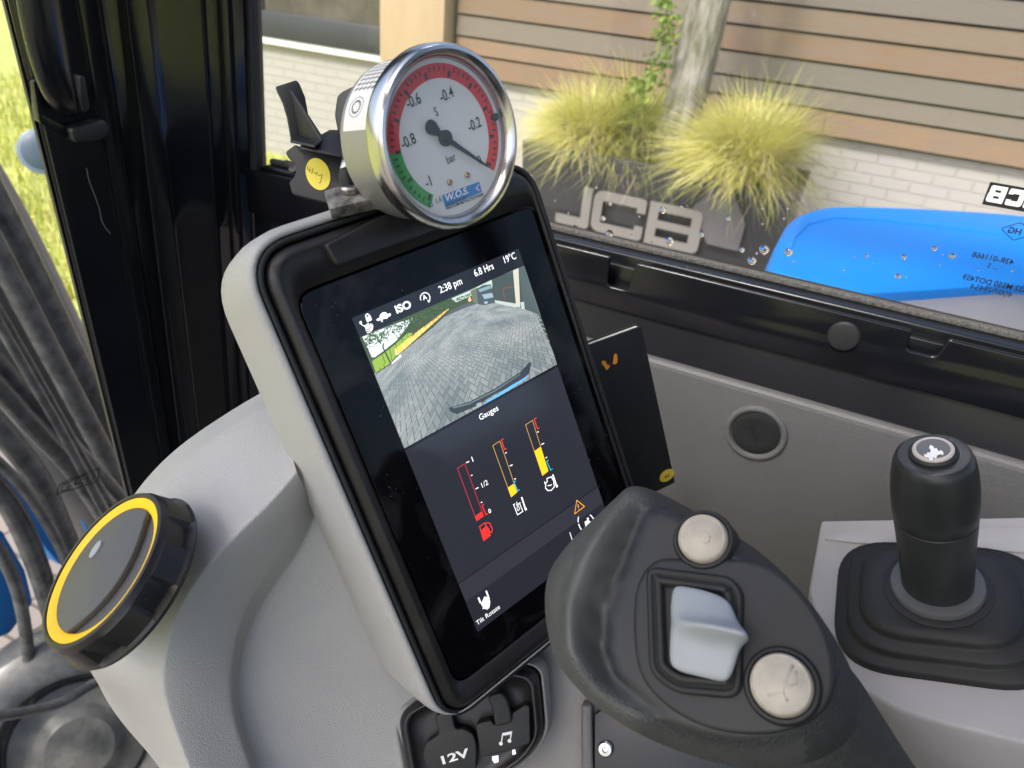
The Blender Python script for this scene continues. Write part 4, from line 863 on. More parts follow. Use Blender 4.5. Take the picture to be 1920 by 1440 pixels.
# main body: a lofted skin, rows run from the pod down to the foot; each point is photo x, y and depth
rows = [
 [(560, 700, .430), (535, 742, .405), (512, 765, .385), (540, 830, .366), (556, 884, .352), (566, 905, .353), (580, 940, .362), (590, 965, .368), (640, 1020, .372), (740, 1120, .395), (900, 1150, .43)],
 [(490, 735, .430), (468, 768, .402), (455, 790, .380), (485, 870, .357), (512, 938, .343), (528, 956, .345), (552, 1005, .358), (566, 1030, .367), (650, 1110, .378), (760, 1190, .40), (900, 1200, .43)],
 [(400, 790, .430), (385, 822, .398), (375, 845, .374), (410, 925, .350), (442, 1000, .337), (462, 1017, .339), (497, 1076, .354), (512, 1100, .364), (640, 1190, .380), (770, 1240, .402), (920, 1260, .43)],
 [(315, 850, .425), (303, 885, .392), (296, 915, .366), (335, 995, .345), (378, 1072, .333), (400, 1088, .335), (453, 1152, .351), (468, 1174, .361), (620, 1255, .382), (780, 1280, .404), (940, 1300, .43)],
 [(235, 940, .405), (222, 985, .378), (215, 1030, .355), (275, 1090, .342), (335, 1140, .333), (362, 1152, .335), (437, 1216, .350), (452, 1236, .359), (620, 1310, .383), (800, 1330, .406), (960, 1340, .43)],
 [(180, 1070, .385), (168, 1110, .366), (160, 1150, .348), (240, 1180, .340), (312, 1205, .335), (345, 1212, .336), (432, 1268, .350), (447, 1286, .359), (620, 1360, .384), (820, 1380, .408), (980, 1380, .43)],
 [(150, 1200, .385), (140, 1225, .368), (138, 1250, .351), (220, 1268, .343), (302, 1270, .337), (336, 1272, .338), (433, 1318, .351), (450, 1334, .360), (630, 1410, .386), (830, 1420, .41), (1000, 1420, .43)],
 [(200, 1330, .41), (205, 1318, .385), (222, 1300, .364), (268, 1318, .350), (310, 1322, .341), (338, 1328, .341), (444, 1366, .353), (462, 1384, .362), (645, 1460, .388), (840, 1470, .412), (1010, 1470, .43)],
 [(290, 1420, .41), (300, 1400, .385), (312, 1386, .362), (322, 1388, .350), (333, 1384, .344), (356, 1388, .344), (460, 1416, .356), (482, 1434, .365), (665, 1520, .390), (860, 1530, .415), (1020, 1530, .43)],
 [(330, 1490, .41), (338, 1478, .385), (345, 1470, .364), (352, 1466, .354), (360, 1460, .348), (385, 1464, .348), (490, 1490, .360), (512, 1508, .368), (690, 1590, .393), (880, 1600, .418), (1040, 1600, .43)],
 [(400, 1620, .41), (408, 1610, .385), (415, 1604, .368), (422, 1600, .360), (432, 1596, .354), (456, 1600, .354), (560, 1620, .366), (582, 1636, .374), (740, 1700, .398), (920, 1700, .42), (1080, 1700, .43)]]
dz = [0, 0, .007, .005, -.002, .001, .009, .014, .014, .006, 0]
vs = [W(p[0], p[1], p[2]+dz[i]) for r_ in rows for i, p in enumerate(r_)]; nc = len(rows[0])
fs_ = [(i*nc+j, i*nc+j+1, (i+1)*nc+j+1, (i+1)*nc+j) for i in range(len(rows)-1) for j in range(nc-1)]
bo_ = mk('body', vs, fs_, M['grey'], con, smooth=True, sub=4)
cr_ = bo_.data.attributes.new('crease_edge', 'FLOAT', 'EDGE')
for e, dta in zip(bo_.data.edges, cr_.data):
    c0_, c1_ = e.vertices[0] % nc, e.vertices[1] % nc
    if c0_ == c1_ and c0_ in (4, 6, 7): dta.value = .62 if c0_ != 4 else .5
# lower fascia that the sockets sit in, right of the body, running under the joystick
fF = Fr(W(1000, 1350, .425), (.10, -.80, .60), u=RT)
mb = MB(); mb.prism(fF, rpoly(fF.qs([(760, 1120), (1400, 1050), (1700, 1600), (700, 1640)]), .01), -.01, 0)
FAC = mb.build('fascia', mat('mid_grey_grained_plastic', (.24, .232, .225), .5, bump=(1300, .3, .0004, 1), var=(8, .06)), con, bevel=.002)

# twist dial with the yellow ring
dC = W(190, 1062, .318); rv = (CAM-dC).normalized()
mj = (RT*.54+UP*.84); mj = (mj-rv*mj.dot(rv)).normalized(); sdv = (-RT*.84+UP*.54); sdv = (sdv-rv*sdv.dot(rv)-mj*sdv.dot(mj)).normalized()
th = R(65); nD = rv*math.cos(th)+sdv*math.sin(th)
fD = Fr(dC, nD, up=mj)
rD = 153/F*.318
dial = thing('twist_dial', fD.p(0, 0, -.018), 'black twist dial with bright yellow ring on the end of the console', 'dial')
mb = MB(); n = 144; prof = []
def lob(a):                      # six flats cut into the grip
    t = (a/(2*math.pi)*8+.3) % 1; return 1.0 if t < .45 else 0.0
rings = []
for rr, ww, cut in [(.70, -.0190, 0), (1.10, -.0190, 0), (1.13, -.0165, 0), (1.10, -.0150, 1), (1.045, -.0035, 1), (1.03, -.0028, 0), (1.0, 0, 0), (.965, .0004, 0), (.945, .0002, 0), (.938, -.0015, 0)]:
    ring = []
    ww *= .85
    for k in range(n):
        a = 2*math.pi*k/n; cu = (.075*lob(a) if cut and ww < -.008 else (.012*lob(a) if cut else 0)); ring.append((rD*(rr-cu)*math.cos(a), rD*(rr-cu)*math.sin(a)))
    rings.append((ring, ww))
sharp(loft('grip_ring', fD, rings, M['bezel'], dial, cap0=True, cap1=False), 25)
lathe('yellow_ring', fD, [(rD*.94, -.0014), (rD*.937, -.0004), (rD*.87, -.0008), (rD*.81, -.0022), (rD*.79, -.0040)], M['yellow'], dial, cap0=False, cap1=False, n=96)
fpm = mat('satin_dark_grey_plate', (.085, .088, .092), .5, dust_glare=.5, bump=(600, .1, .0002))
# face plate: a disc with a chord step on its right hand side
rp = rD*.81; ch = []
a1, a2 = R(38), R(-112)
qa = Vector(fD.q(272, 962, -.001)); qb = Vector(fD.q(121, 1187, -.001)); aa, ab = math.atan2(qa.y, qa.x), math.atan2(qb.y, qb.x); ab += 2*math.pi*(ab < aa)
pts = [(rp*math.cos(a), rp*math.sin(a)) for a in [aa+(ab-aa)*i/40 for i in range(41)]]
cvx = fD.qs([((1-t)**2*121+2*t*(1-t)*243+t*t*272, (1-t)**2*1187+2*t*(1-t)*1102+t*t*962) for t in [i/16 for i in range(1, 16)]], -.0012)
mb = MB(); mb.prism(fD, pts+cvx, -.0045, -.0012); mb.build('face_plate', fpm, dial, bevel=.0005)
lathe('lower_plate', fD, [(rp*1.0, -.008), (rp*.985, -.0042), (.0001, -.0040)], fpm, dial, cap0=False, n=80)
a, b = fD.q(176, 1028); fbt = fD.shift(a, b, -.0012)
mb = MB(); mb.prism(fbt, [(.0042*math.cos(t)*.62, .0042*math.sin(t)) for t in [2*math.pi*i/24 for i in range(24)]], -.001, .0007); mb.build('indicator', M['rocker'], dial, bevel=.0003)

# ================================================================== PRESSURE GAUGE
gC = W(845, 260, .312); rv = (CAM-gC).normalized()
mj = (-RT*.085+UP); mj = (mj-rv*mj.dot(rv)).normalized(); sdv = (RT+UP*.085); sdv = (sdv-rv*sdv.dot(rv)-mj*sdv.dot(mj)).normalized()
th = R(39); nG = rv*math.cos(th)+sdv*math.sin(th)
f0 = Fr(gC, nG, up=mj); aU = Vector(f0.q(818, 213, -.003))-Vector(f0.q(846, 298, -.003)); fG = Fr(gC, nG, up=f0.u*aU.x+f0.v*aU.y)
rG = 168/F*.312
gau = thing('pressure_gauge', fG.p(0, -rG, -.012), 'round steel vacuum pressure gauge with red and green dial above the monitor', 'gauge')
lathe('bezel_ring', fG, [(rG*.90, -.0075), (rG*.985, -.0070), (rG, -.0052), (rG, -.0015), (rG*.985, .0012), (rG*.955, .0027), (rG*.92, .0029), (rG*.885, .0020), (rG*.855, .0002), (rG*.845, -.0014)], M['steel'], gau, cap0=False, cap1=False, n=128)
lathe('case', fG, [(.004, -.0335), (rG*.84, -.0335), (rG*.895, -.0315), (rG*.905, -.029), (rG*.905, -.010), (rG*.93, -.0088)], M['steelb'], gau, cap1=False, n=128)
lathe('inner_ring', fG, [(rG*.846, -.0012), (rG*.838, -.0034), (rG*.80, -.0036)], mat('grey_inner_ring', (.35, .34, .33), .3, metal=.8), gau, cap0=False, cap1=False, n=96)
wD = -.0030
dl = lathe('dial_plate', fG, [(rG*.842, wD-.001), (rG*.842, wD), (.0001, wD)], M['white'], gau, n=96)
def arcpts(r0, r1, a0, a1, n=40): return [(r1*math.cos(R(a0+(a1-a0)*i/n)), r1*math.sin(R(a0+(a1-a0)*i/n))) for i in range(n+1)] + [(r0*math.cos(R(a1+(a0-a1)*i/n)), r0*math.sin(R(a1+(a0-a1)*i/n))) for i in range(n+1)]
def arc(name, r0, r1, a0, a1, m, w):
    mb = MB(); n = 48
    for i in range(n):
        t0, t1 = a0+(a1-a0)*i/n, a0+(a1-a0)*(i+1)/n
        mb.flat(fG, [(r1*math.cos(R(t0)), r1*math.sin(R(t0))), (r1*math.cos(R(t1)), r1*math.sin(R(t1))), (r0*math.cos(R(t1)), r0*math.sin(R(t1))), (r0*math.cos(R(t0)), r0*math.sin(R(t0)))], w)
    return mb.build(name, m, dl)
arc('red_arc', rG*.638, rG*.792, -48, 171, M['red'], wD+.0001); arc('green_arc', rG*.638, rG*.792, 171, 229, M['green'], wD+.0001)
mb = MB()
for i in range(0, 51):
    a = R(-45+270*i/50); maj = i % 5 == 0; r0, r1 = (rG*.652, rG*.72) if maj else (rG*.71, rG*.76); hw = .00068 if maj else .00036
    c, s = math.cos(a), math.sin(a); mb.flat(fG, [(r0*c-hw*s, r0*s+hw*c), (r1*c-hw*s, r1*s+hw*c), (r1*c+hw*s, r1*s-hw*c), (r0*c+hw*s, r0*s-hw*c)], wD+.0002)
mb.build('tick_marks', M['ink'], dl)
def cg(x, y): return (700+x/4.5, 100+y/4.5)
def gt(s, px, h, m=None, sx=.8, bold=.01, rot=0, w=.00025, al='LEFT', shear=0): a, b = fG.q(*cg(*px), wD+w); return text('numerals', fG, s, h, (a, b), m or M['ink'], dl, w=wD+w, bold=bold, sx=sx, rot=rot, align=al, shear=shear)
gt('-0.6', (292, 470), .0043); gt('-0.4', (575, 415), .0043); gt('-0.8', (250, 812), .0043); gt('-0.2', (812, 665), .0043); gt('-1', (452, 1138), .0043); gt('0', (892, 935), .0034); gt('bar', (626, 938), .0035, bold=0); gt('S', (528, 535), .0036, bold=0, sx=.75); gt('Kl. 1.6', (470, 1310), .0026, bold=.0)
mb = MB(); mb.flat(fG, fG.qs([cg(578, 1200), cg(893, 1082), cg(917, 1168), cg(608, 1300)], wD+.0002), wD+.0002); mb.build('logo_panel', M['blue'], dl)
pe = Vector(fG.q(*cg(893, 1082), wD))-Vector(fG.q(*cg(578, 1200), wD)); pr_ = math.atan2(pe.y, pe.x)
gt('W.O.S.', (610, 1252), .0027, M['whiteink'], sx=1.15, bold=.03, w=.0003, shear=.2, rot=pr_); gt('EUROPA BV', (622, 1288), .0011, M['ink'], sx=1.4, w=.0003, rot=pr_); gt('VACUUM-METALTECHNIEK', (616, 1322), .0012, M['ink'], sx=1.05, w=.0003, bold=.02, rot=pr_)
mb = MB()
for d in (0, 24): mb.ribbon(fG, fG.qs([cg(890-d*.4, 1108+d*.3), cg(866+d*.3, 1140-d*.2), cg(900-d*.2, 1160)], wD+.0003), .0005, wD+.0003)
mb.build('logo_chevron', M['whiteink'], dl)
for x, y in ((642, 1088), (790, 1028)):
    a, b = fG.q(*cg(x, y), wD); lathe('screw', fG.shift(a, b, wD), [(.0013, 0), (.0013, .0006), (.0010, .0009), (.0004, .0007), (.0001, .0003)], M['brass'], gau, n=24)
# pointer
hub = Vector(fG.q(*cg(620, 715), wD+.002)); tip = Vector(fG.q(*cg(990, 965), wD+.002)); tail = Vector(fG.q(*cg(468, 600), wD+.002)); d1 = (tip-hub).normalized(); d2 = (tail-hub).normalized(); nn = Vector((-d1.y, d1.x)); n2 = Vector((-d2.y, d2.x))
mb = MB(); mb.prism(fG, [tuple(p) for p in (hub+nn*.0012, tip-d1*.002+nn*.0004, tip, tip-d1*.002-nn*.0004, hub-nn*.0012)], wD+.0010, wD+.0015)
tb = (tail-hub).length; mb.prism(fG, [tuple(p) for p in (hub-n2*.0013, hub+d2*tb*.35-n2*.0013, hub+d2*tb*.72-n2*.0029, hub+d2*tb*.92-n2*.0029, hub+d2*tb*1.04-n2*.0018, hub+d2*tb*1.08, hub+d2*tb*1.04+n2*.0018, hub+d2*tb*.92+n2*.0029, hub+d2*tb*.72+n2*.0029, hub+d2*tb*.35+n2*.0013, hub+n2*.0013)], wD+.0010, wD+.0015)
fh_ = fG.shift(hub.x, hub.y, wD); pt = mb.build('pointer', M['ink'], gau); lathe('hub', fh_, [(.0033, .0006), (.0033, .0018), (.0028, .0021), (.0008, .0021), (.0006, .0024), (.0001, .0024)], M['ink'], pt, n=32)
a, b = fG.q(*cg(1050, 535), wD+.003); lathe('stop_pin', fG.shift(a, b, wD), [(.0016, 0), (.0016, .0018), (.001, .0022)], M['ink'], gau, n=20)
lathe('cover_glass', fG, [(rG*.850, -.0004), (.0001, -.0004)], M['gaugeglass'], gau, cap0=False, cap1=False, n=96)
# white sticker wrapped on the case
def onc(px, py):
    best = None
    for i in range(720):
        a = 2*math.pi*i/720
        for ww in [-.030+.0005*j for j in range(42)]:
            P = fG.p(rG*.908*math.cos(a), rG*.908*math.sin(a), ww); v = P-CAM; z = v.dot(FW); x = 960+F*v.dot(RT)/z; y = 720-F*v.dot(UP)/z; e = (x-px)**2+(y-py)**2
            if best is None or e < best[0]: best = (e, a, ww)
    return best[1], best[2]
sa0, _ = onc(650, 246); sa1 = sa0-R(62)
mb = MB(); ns = 24
P = []
for i in range(ns+1):
    a = sa0+(sa1-sa0)*i/ns; P += [fG.p(rG*.9085*math.cos(a), rG*.9085*math.sin(a), ww) for ww in (-.0285, -.0115)]
mb.add(P, [(2*i, 2*i+1, 2*i+3, 2*i+2) for i in range(ns)]); stk = mb.build('sticker', M['paper'], gau, smooth=True)
mb = MB()
def sarc(t0, t1, z0, z1, wd, col=None):    # a stroke on the sticker; t along the wrap 0..1, z across 0..1
    n = max(2, int(abs(t1-t0)*40)); A_ = []
    for i in range(n+1):
        t = t0+(t1-t0)*i/n; z = z0+(z1-z0)*i/n; a = sa0+(sa1-sa0)*t; A_.append((a, -.0285+.017*z))
    L_ = []
    for i, (a, z) in enumerate(A_):
        j = min(i+1, n); k = max(i-1, 0); dv = Vector(((A_[j][0]-A_[k][0])*rG*.909, A_[j][1]-A_[k][1])).normalized(); nn_ = Vector((-dv.y, dv.x))*wd/2
        for s in (1, -1): aa = a+nn_.x*s/(rG*.909); L_.append(fG.p(rG*.9095*math.cos(aa), rG*.9095*math.sin(aa), z+nn_.y*s))
    mb.add(L_, [(2*i, 2*i+1, 2*i+3, 2*i+2) for i in range(n)])
tc_, zc_ = .26, .45
prt = None
for r_ in (.145, .085):
    for k in range(16):
        a0_, a1_ = 2*math.pi*k/16, 2*math.pi*(k+(1 if r_ > .1 else .75))/16; sarc(tc_+r_*math.cos(a0_)*.8, tc_+r_*math.cos(a1_)*.8, zc_+r_*math.sin(a0_)*2.0, zc_+r_*math.sin(a1_)*2.0, .00025 if r_ > .1 else .0009)
for k in range(7):
    for j in range(5): sarc(.47+.07*k, .47+.07*k+.028, .10+.18*j, .22+.18*j, .0009)
mb.build('sticker_print', M['ink'], stk)

# gauge bracket with yellow round sticker, hook and clamp
fB = Fr(W(620, 300, .40), -FW*.92+RT*.15+UP*.1-RT*.25, up=UP)
br = thing('gauge_bracket', fB.o, 'black bent bracket with a round yellow sticker behind the gauge', 'bracket')
mb = MB(); mb.prism(fB, rpoly(fB.qs([(534, 285), (554, 270), (562, 276), (640, 290), (636, 262), (627, 215), (632, 180), (640, 172), (705, 140), (740, 200), (740, 380), (612, 380), (548, 364), (541, 342), (552, 330), (556, 312), (548, 302), (541, 297)]), .0016), -.003, 0); mb.build('plate', M['blackmatt'], br, bevel=.0008, seg=3)
a, b = fB.q(596, 326, .0004); 
mb = MB(); mb.prism(fB, [(a+.0068*math.cos(t)*1.0-.0012*math.sin(t), b+.0089*math.sin(t)-.001*math.cos(t)) for t in [2*math.pi*i/48 for i in range(48)]], .0, .0003); yst = mb.build('sticker', M['stickery'], br)
mb = MB()
def h5(x, y): return (500+x/4.965, 130+y/4.965)
for l in ([(385, 895), (378, 930), (408, 945)], [(405, 910), (398, 960)], [(432, 918), (418, 975)], [(440, 960), (455, 968), (470, 962), (465, 985)], [(478, 990), (515, 982), (500, 1060)], [(488, 1050), (492, 1062)]): mb.ribbon(fB, fB.qs([h5(*p) for p in l], .0004), .00028, .0004)
mb.build('handwriting', M['ink'], yst)
# hook: curved upright leaf with a web to a foot
P3 = lambda x, y, d: W(x, y, d)
mb = MB()
lf_ = [((516, 163), (556, 150)), ((519, 172), (562, 158)), ((530, 195), (572, 182)), ((538, 222), (578, 215)), ((545, 262), (583, 258))]
vs = []
for (l, r_) in lf_:
    vs += [P3(l[0], l[1], .395), P3(r_[0], r_[1], .40), P3(r_[0], r_[1], .4045), P3(l[0], l[1], .3995)]
mb.add(vs, [(4*i+j, 4*i+(j+1) % 4, 4*(i+1)+(j+1) % 4, 4*(i+1)+j) for i in range(4) for j in range(4)] + [(0, 1, 2, 3), (16, 17, 18, 19)])
mb.build('hook', M['blackmatt'], br, bevel=.0009, seg=3, ang=50)
mb = MB(); mb.add([P3(543, 168, .395), P3(546, 164, .3955), P3(605, 255, .385), P3(600, 262, .384), P3(562, 258, .395), P3(566, 255, .3955)], [(0, 1, 2, 3), (0, 3, 4), (1, 5, 2), (0, 4, 5, 1), (3, 2, 5, 4)]); mb.build('web', M['blackmatt'], br, bevel=.0003)
mb = MB(); t_ = [P3(544, 262, .385), P3(590, 272, .381), P3(605, 262, .388), P3(583, 250, .40), P3(550, 250, .402)]; t2_ = [p-UP*.0016 for p in t_]
mb.add(t_+t2_, [(0, 1, 2, 3, 4), (5, 6, 7, 8, 9), (0, 1, 6, 5), (1, 2, 7, 6), (2, 3, 8, 7), (3, 4, 9, 8), (4, 0, 5, 9)]); mb.build('foot', M['blackmatt'], br, bevel=.0004)
mb = MB(); t_ = [P3(560, 274, .3835), P3(645, 291, .3835), P3(636, 243, .405), P3(618, 243, .41)]; t2_ = [p-UP*.0016 for p in t_]; mb.add(t_+t2_, [(0, 1, 2, 3), (4, 5, 6, 7), (0, 1, 5, 4), (1, 2, 6, 5), (2, 3, 7, 6), (3, 0, 4, 7)]); mb.build('ledge', M['blackmatt'], br, bevel=.0004)
a, b = fB.q(546, 312); lathe('screw', fB.shift(a, b, -.004), [(.0028, -.004), (.0028, .001), (.0022, .0018), (.0001, .0014)], M['bezel'], br, n=24)
cp = thing('clamp', W(655, 375, .325), 'scuffed black steel clamp bar with a bolt under the gauge', 'clamp')
fC = Fr(W(640, 378, .322), -FW*.8+UP*.62+RT*.0, u=RT+UP*.12)
mb = MB(); mb.prism(fC, rpoly(fC.qs([(612, 372), (607, 358), (640, 347), (710, 335), (760, 350), (760, 380), (700, 372), (618, 392)], 0), .0006), -.006, 0); mb.build('bar', M['scuff'], cp, bevel=.0008)
fb2 = Fr(W(656, 353, .326), UP*.9-FW*.45, u=RT); lathe('washer', fb2, [(.0036, -.002), (.0040, -.0015), (.0042, 0), (.0036, .0010), (.001, .0014)], M['chrome_bolt'], cp, n=32)
lathe('bolt', Fr(W(652, 342, .330), UP*.95-FW*.2-RT*.15, u=RT), [(.0030, -.002), (.0036, .001), (.0034, .004), (.0022, .0062), (.0001, .0068)], M['rubber'], cp, n=32)
mb = MB(); mb.tube([W(660, 290, .345), W(652, 330, .334)], .004, 16); mb.tube([W(700, 300, .345), W(715, 372, .330)], .006, 16); mb.build('stem', M['chrome_bolt'], cp, smooth=True)

# black card pack behind the monitor, leaning on the side trim
fK = Fr(fM.p(cR+.004, cT-.05, -.055), -FW*.88+RT*.36-UP*.34, up=fM.v)
ca = thing('manual', fK.o, 'black cover booklet with small orange earplug print behind the monitor', 'booklet')
kp = rpoly(fK.qs([(1090, 652), (1203, 611), (1266, 905), (1150, 960)]), [.001, .002, .002, .001])
mb = MB(); mb.prism(fK, kp, -.0014, 0); mb.build('cover', M['blackmatt'], ca, bevel=.0004)
mb = MB(); mb.prism(fK, inset(kp, .0010), -.0055, -.0014); mb.build('pages', mat('paper_edges', (.62, .60, .53), .7, bump=(900, .5, .001)), ca)
mb = MB(); mb.prism(fK, kp, -.0072, -.0056); mb.build('back_cover', M['blackmatt'], ca, bevel=.0004)
def ck(x, y): return (1060+x/3.79, 580+y/3.79)
mb = MB(); mb.prism(fK, fK.qs([ck(*p) for p in [(255, 380), (262, 366), (280, 364), (300, 395), (312, 396), (318, 386), (314, 408), (294, 432), (286, 425), (278, 410)]]), .0001, .0003); mb.prism(fK, fK.qs([ck(*p) for p in [(340, 370), (344, 330), (352, 314), (366, 318), (370, 345), (368, 380), (352, 390), (334, 386)]]), .0001, .0003); mb.build('earplug_print', M['orangeink'], ca)
a, b = fK.q(*ck(721, 1180)); mb = MB(); mb.prism(fK, [(a+.0060*math.cos(t)-.0012*math.sin(t), b+.0046*math.sin(t)+.0012*math.cos(t)) for t in [2*math.pi*i/32 for i in range(32)]], .0001, .0003); mb.build('oval_print', M['yellowink'], ca)
text('lettering', fK, 'ec', .0034, (a, b-.0015), M['ink'], ca, w=.0005, align='CENTER', bold=.0)

# ================================================================== SOCKETS
fS = Fr(fF.o, fF.n, u=RT)
mo = rpoly(fS.qs([(752, 1342), (850, 1300), (965, 1258), (998, 1270), (1008, 1380), (990, 1420), (900, 1500), (775, 1500)]), .007, 8)
fs0 = Fr(W(880, 1370, .398), fF.n*.55-FW*.6+RT*0, u=RT+UP*.28)
skp = thing('socket_panel', fs0.o, 'black socket panel with rubber flaps marked 12V and a music note', 'socket panel')
mo = rpoly(fs0.qs([(752, 1345), (800, 1318), (962, 1262), (1000, 1272), (1010, 1380), (985, 1420), (900, 1480), (780, 1500)]), [.008, .004, .004, .006, .006, .006, .004, .004], 8)
def scq(P, k): cx = sum(p[0] for p in P)/len(P); cy = sum(p[1] for p in P)/len(P); return [(cx+(x-cx)*k, cy+(y-cy)*k) for x, y in P]
loft('surround', fs0, [(scq(mo, 1.09), -.016), (scq(mo, 1.07), -.004), (scq(mo, 1.04), -.0015), (mo, 0), (scq(mo, .965), .0006), (scq(mo, .93), -.001), (scq(mo, .90), -.004), (scq(mo, .7), -.0042)], M['bezel'], skp)
loft('trim_ring', fs0, [(scq(mo, 1.22), -.016), (scq(mo, 1.16), -.0060), (scq(mo, 1.13), -.0056), (scq(mo, 1.08), -.014)], FAC.data.materials[0], skp, cap0=False, cap1=False)
def cs_(x, y): return (700+x/3.84, 1100+y/3.84)
def sflap(name, pts, w0, w1, rad=.002): 
    mb = MB(); mb.prism(fs0, rpoly(fs0.qs([cs_(*p) for p in pts], w1), rad), w0, w1); return mb.build(name, M['rubber'], skp, bevel=.0012, seg=3)
f12 = sflap('power_flap', [(440, 930), (540, 895), (568, 925), (592, 1030), (650, 1020), (720, 1060), (745, 1150), (740, 1330), (400, 1340), (352, 1220), (372, 1130), (450, 1080), (470, 1060)], -.003, .003)
fau = sflap('audio_flap', [(735, 990), (850, 960), (868, 1000), (1095, 850), (1125, 870), (1130, 1130), (1000, 1180), (775, 1230), (745, 1050)], -.003, .0035)
sflap('flap_strap', [(815, 790), (915, 755), (960, 800), (990, 900), (1000, 985), (875, 1015), (860, 900)], .003, .0065, .003)
a, b = fs0.q(*cs_(478, 1285), .0031); text('lettering', fs0, '12V', .0040, (a, b), M['whiteink'], f12, w=.0032, bold=.03, sx=1.8, rot=R(3))
mb = MB(); 
for l in ([(922, 1120), (932, 1058), (995, 1045), (985, 1105)],): mb.ribbon(fs0, fs0.qs([cs_(*p) for p in l], .0037), .0006, .0037)
mb.ribbon(fs0, fs0.qs([cs_(936, 1066), cs_(992, 1056)], .0037), .0010, .0037)
for c_ in ((918, 1130), (980, 1110)): a, b = fs0.q(*cs_(*c_), .0037); mb.flat(fs0, circ(.0010, 16, (a, b)), .0037)
mb.build('note_print', M['whiteink'], fau)
mb = MB(); mb.flat(fs0, fs0.qs([cs_(*p) for p in [(855, 1222), (900, 1214), (902, 1262), (872, 1272), (856, 1250)]], -.0034), -.0034); mb.flat(fs0, fs0.qs([cs_(*p) for p in [(1000, 1175), (1020, 1168), (1028, 1205), (1002, 1212)]], -.0034), -.0034); mb.build('socket_light', mat('white_light', (.7, .7, .8), .3, emit=(.7, .7, 1), es=.5), skp)
# recess with a screw to the right of the sockets
ac = thing('recess_bracket', W(1150, 1400, .41), 'black recessed steel plate with one screw below the joystick', 'bracket')
fR = Fr(W(1150, 1400, .405), fF.n, u=RT)
mb = MB(); mb.prism(fR, fR.qs([(1114, 1340), (1114, 1440), (1124, 1560), (1500, 1600), (1500, 1300), (1240, 1250)]), -.003, 0); mb.build('plate', M['black'], ac, bevel=.0006)
a, b = fR.q(1135, 1403); lathe('screw', fR.shift(a, b, 0), [(.0042, 0), (.0042, .0016), (.0034, .0026), (.0016, .0028), (.0013, .0014), (.0001, .0012)], M['chrome_bolt'], ac, n=32)
mb = MB(); mb.prism(fR, fR.qs([(1090, 1320), (1110, 1322), (1112, 1425), (1122, 1560), (1094, 1560), (1090, 1425)]), -.012, .001); mb.build('rim', M['dgrey'], ac, bevel=.0015)

# ================================================================== SECOND LEVER AND ITS PANEL
fA0 = W(1755, 1110, .455)
B_ = W(1757, 1092, .448); T_ = W(1750, 852, .397); ax = (T_-B_).normalized(); Lh = (T_-B_).length
fT = Fr(B_-ax*.026, ax, u=RT-UP*.20-FW*.35)
arm = thing('armrest_panel', fT.o, 'pale silver plastic armrest panel carrying the short lever', 'panel')
tpn = fT.qs([(1541, 976), (1990, 968), (2150, 1440), (1760, 1352), (1690, 1332), (1560, 1260), (1518, 1105)])
mo2 = rpoly(tpn, [.002, .0, .0, .0, .004, .004, .003])
loft('panel', fT, [(inset(mo2, -.012), -.20), (inset(mo2, -.004), -.05), (inset(mo2, -.002), -.010), (inset(mo2, -.0008), -.003), (mo2, -.0008), (inset(mo2, .0014), 0)], M['silver'], arm)
mb = MB(); hg = fT.qs([(1545, 1013), (1600, 998), (1950, 992), (1950, 1040), (1700, 1026), (1600, 1020)])
mb.prism(fT, rpoly(hg, [.001, .004, .004, .004, .004, .003]), -.002, .0018); mb.build('rib', M['silver'], arm, bevel=.0016, seg=3)
lev = thing('lever', fA0, 'short black lever with a small horn button on top beside the side trim', 'lever')
cb = (0, 0)
def sq(a, b, r_, dx=0, dy=0):
    return [(cb[0]+dx+x, cb[1]+dy+y) for x, y in rpoly([(-a, -b), (a, -b), (a, b), (-a, b)], r_, 10)]
def rg(a, b, r_, w): return (sq(a, b, r_), w)
kx = .90
loft('boot', fT, [rg(.0640*kx, .0560*kx, .034, 0), rg(.0640*kx, .0560*kx, .034, .0045), rg(.0625*kx, .0545*kx, .033, .0062), rg(.0570*kx, .0495*kx, .032, .0064), rg(.0556*kx, .0480*kx, .032, .0074), rg(.0560*kx, .0485*kx, .032, .0112), rg(.0540*kx, .0467*kx, .031, .0130),
 rg(.0485*kx, .0415*kx, .028, .0132), rg(.0468*kx, .0400*kx, .028, .0142), rg(.0475*kx, .0405*kx, .028, .0178), rg(.0450*kx, .0385*kx, .028, .0200), rg(.0380*kx, .0350*kx, .030, .0212), rg(.0330*kx, .0330*kx, .031, .0212)], M['rubber'], lev)
fL = Fr(B_, ax, u=RT)
lathe('collar', fL, [(.0290, -.010), (.0300, -.007), (.0296, -.0044), (.0270, -.0036), (.0245, -.0034)], M['rubber'], lev)
lathe('ring', fL, [(.0250, -.005), (.0256, -.0018), (.0247, .0002), (.0200, .0012)], mat('grey_ring_plastic', (.10, .105, .11), .4), lev, cap1=True)
kk = .445/F
lathe('grip', fL, [(.0190, -.002), (.0192, .002), (.0198, Lh*.2), (.0206, Lh*.4), (.0214, Lh*.555)], M['gripsoft'], lev)
lathe('cap', fL, [(.0214, Lh*.556), (.0210, Lh*.560), (.0215, Lh*.568), (.0219, Lh*.66), (.0219, Lh*.76), (.0211, Lh*.87), (.0197, Lh*.955), (.0186, Lh*.985), (.0168, Lh*1.0), (.0110, Lh*1.005)], M['gripsoft'], lev, cap1=True)
fLb = Fr(B_+ax*Lh*1.004, ax, u=RT)
lathe('button_ring', fLb, [(.0120, 0), (.0118, .0018), (.0108, .0026), (.0100, .0022)], M['rubber'], lev, cap1=False, cap0=False, n=48)
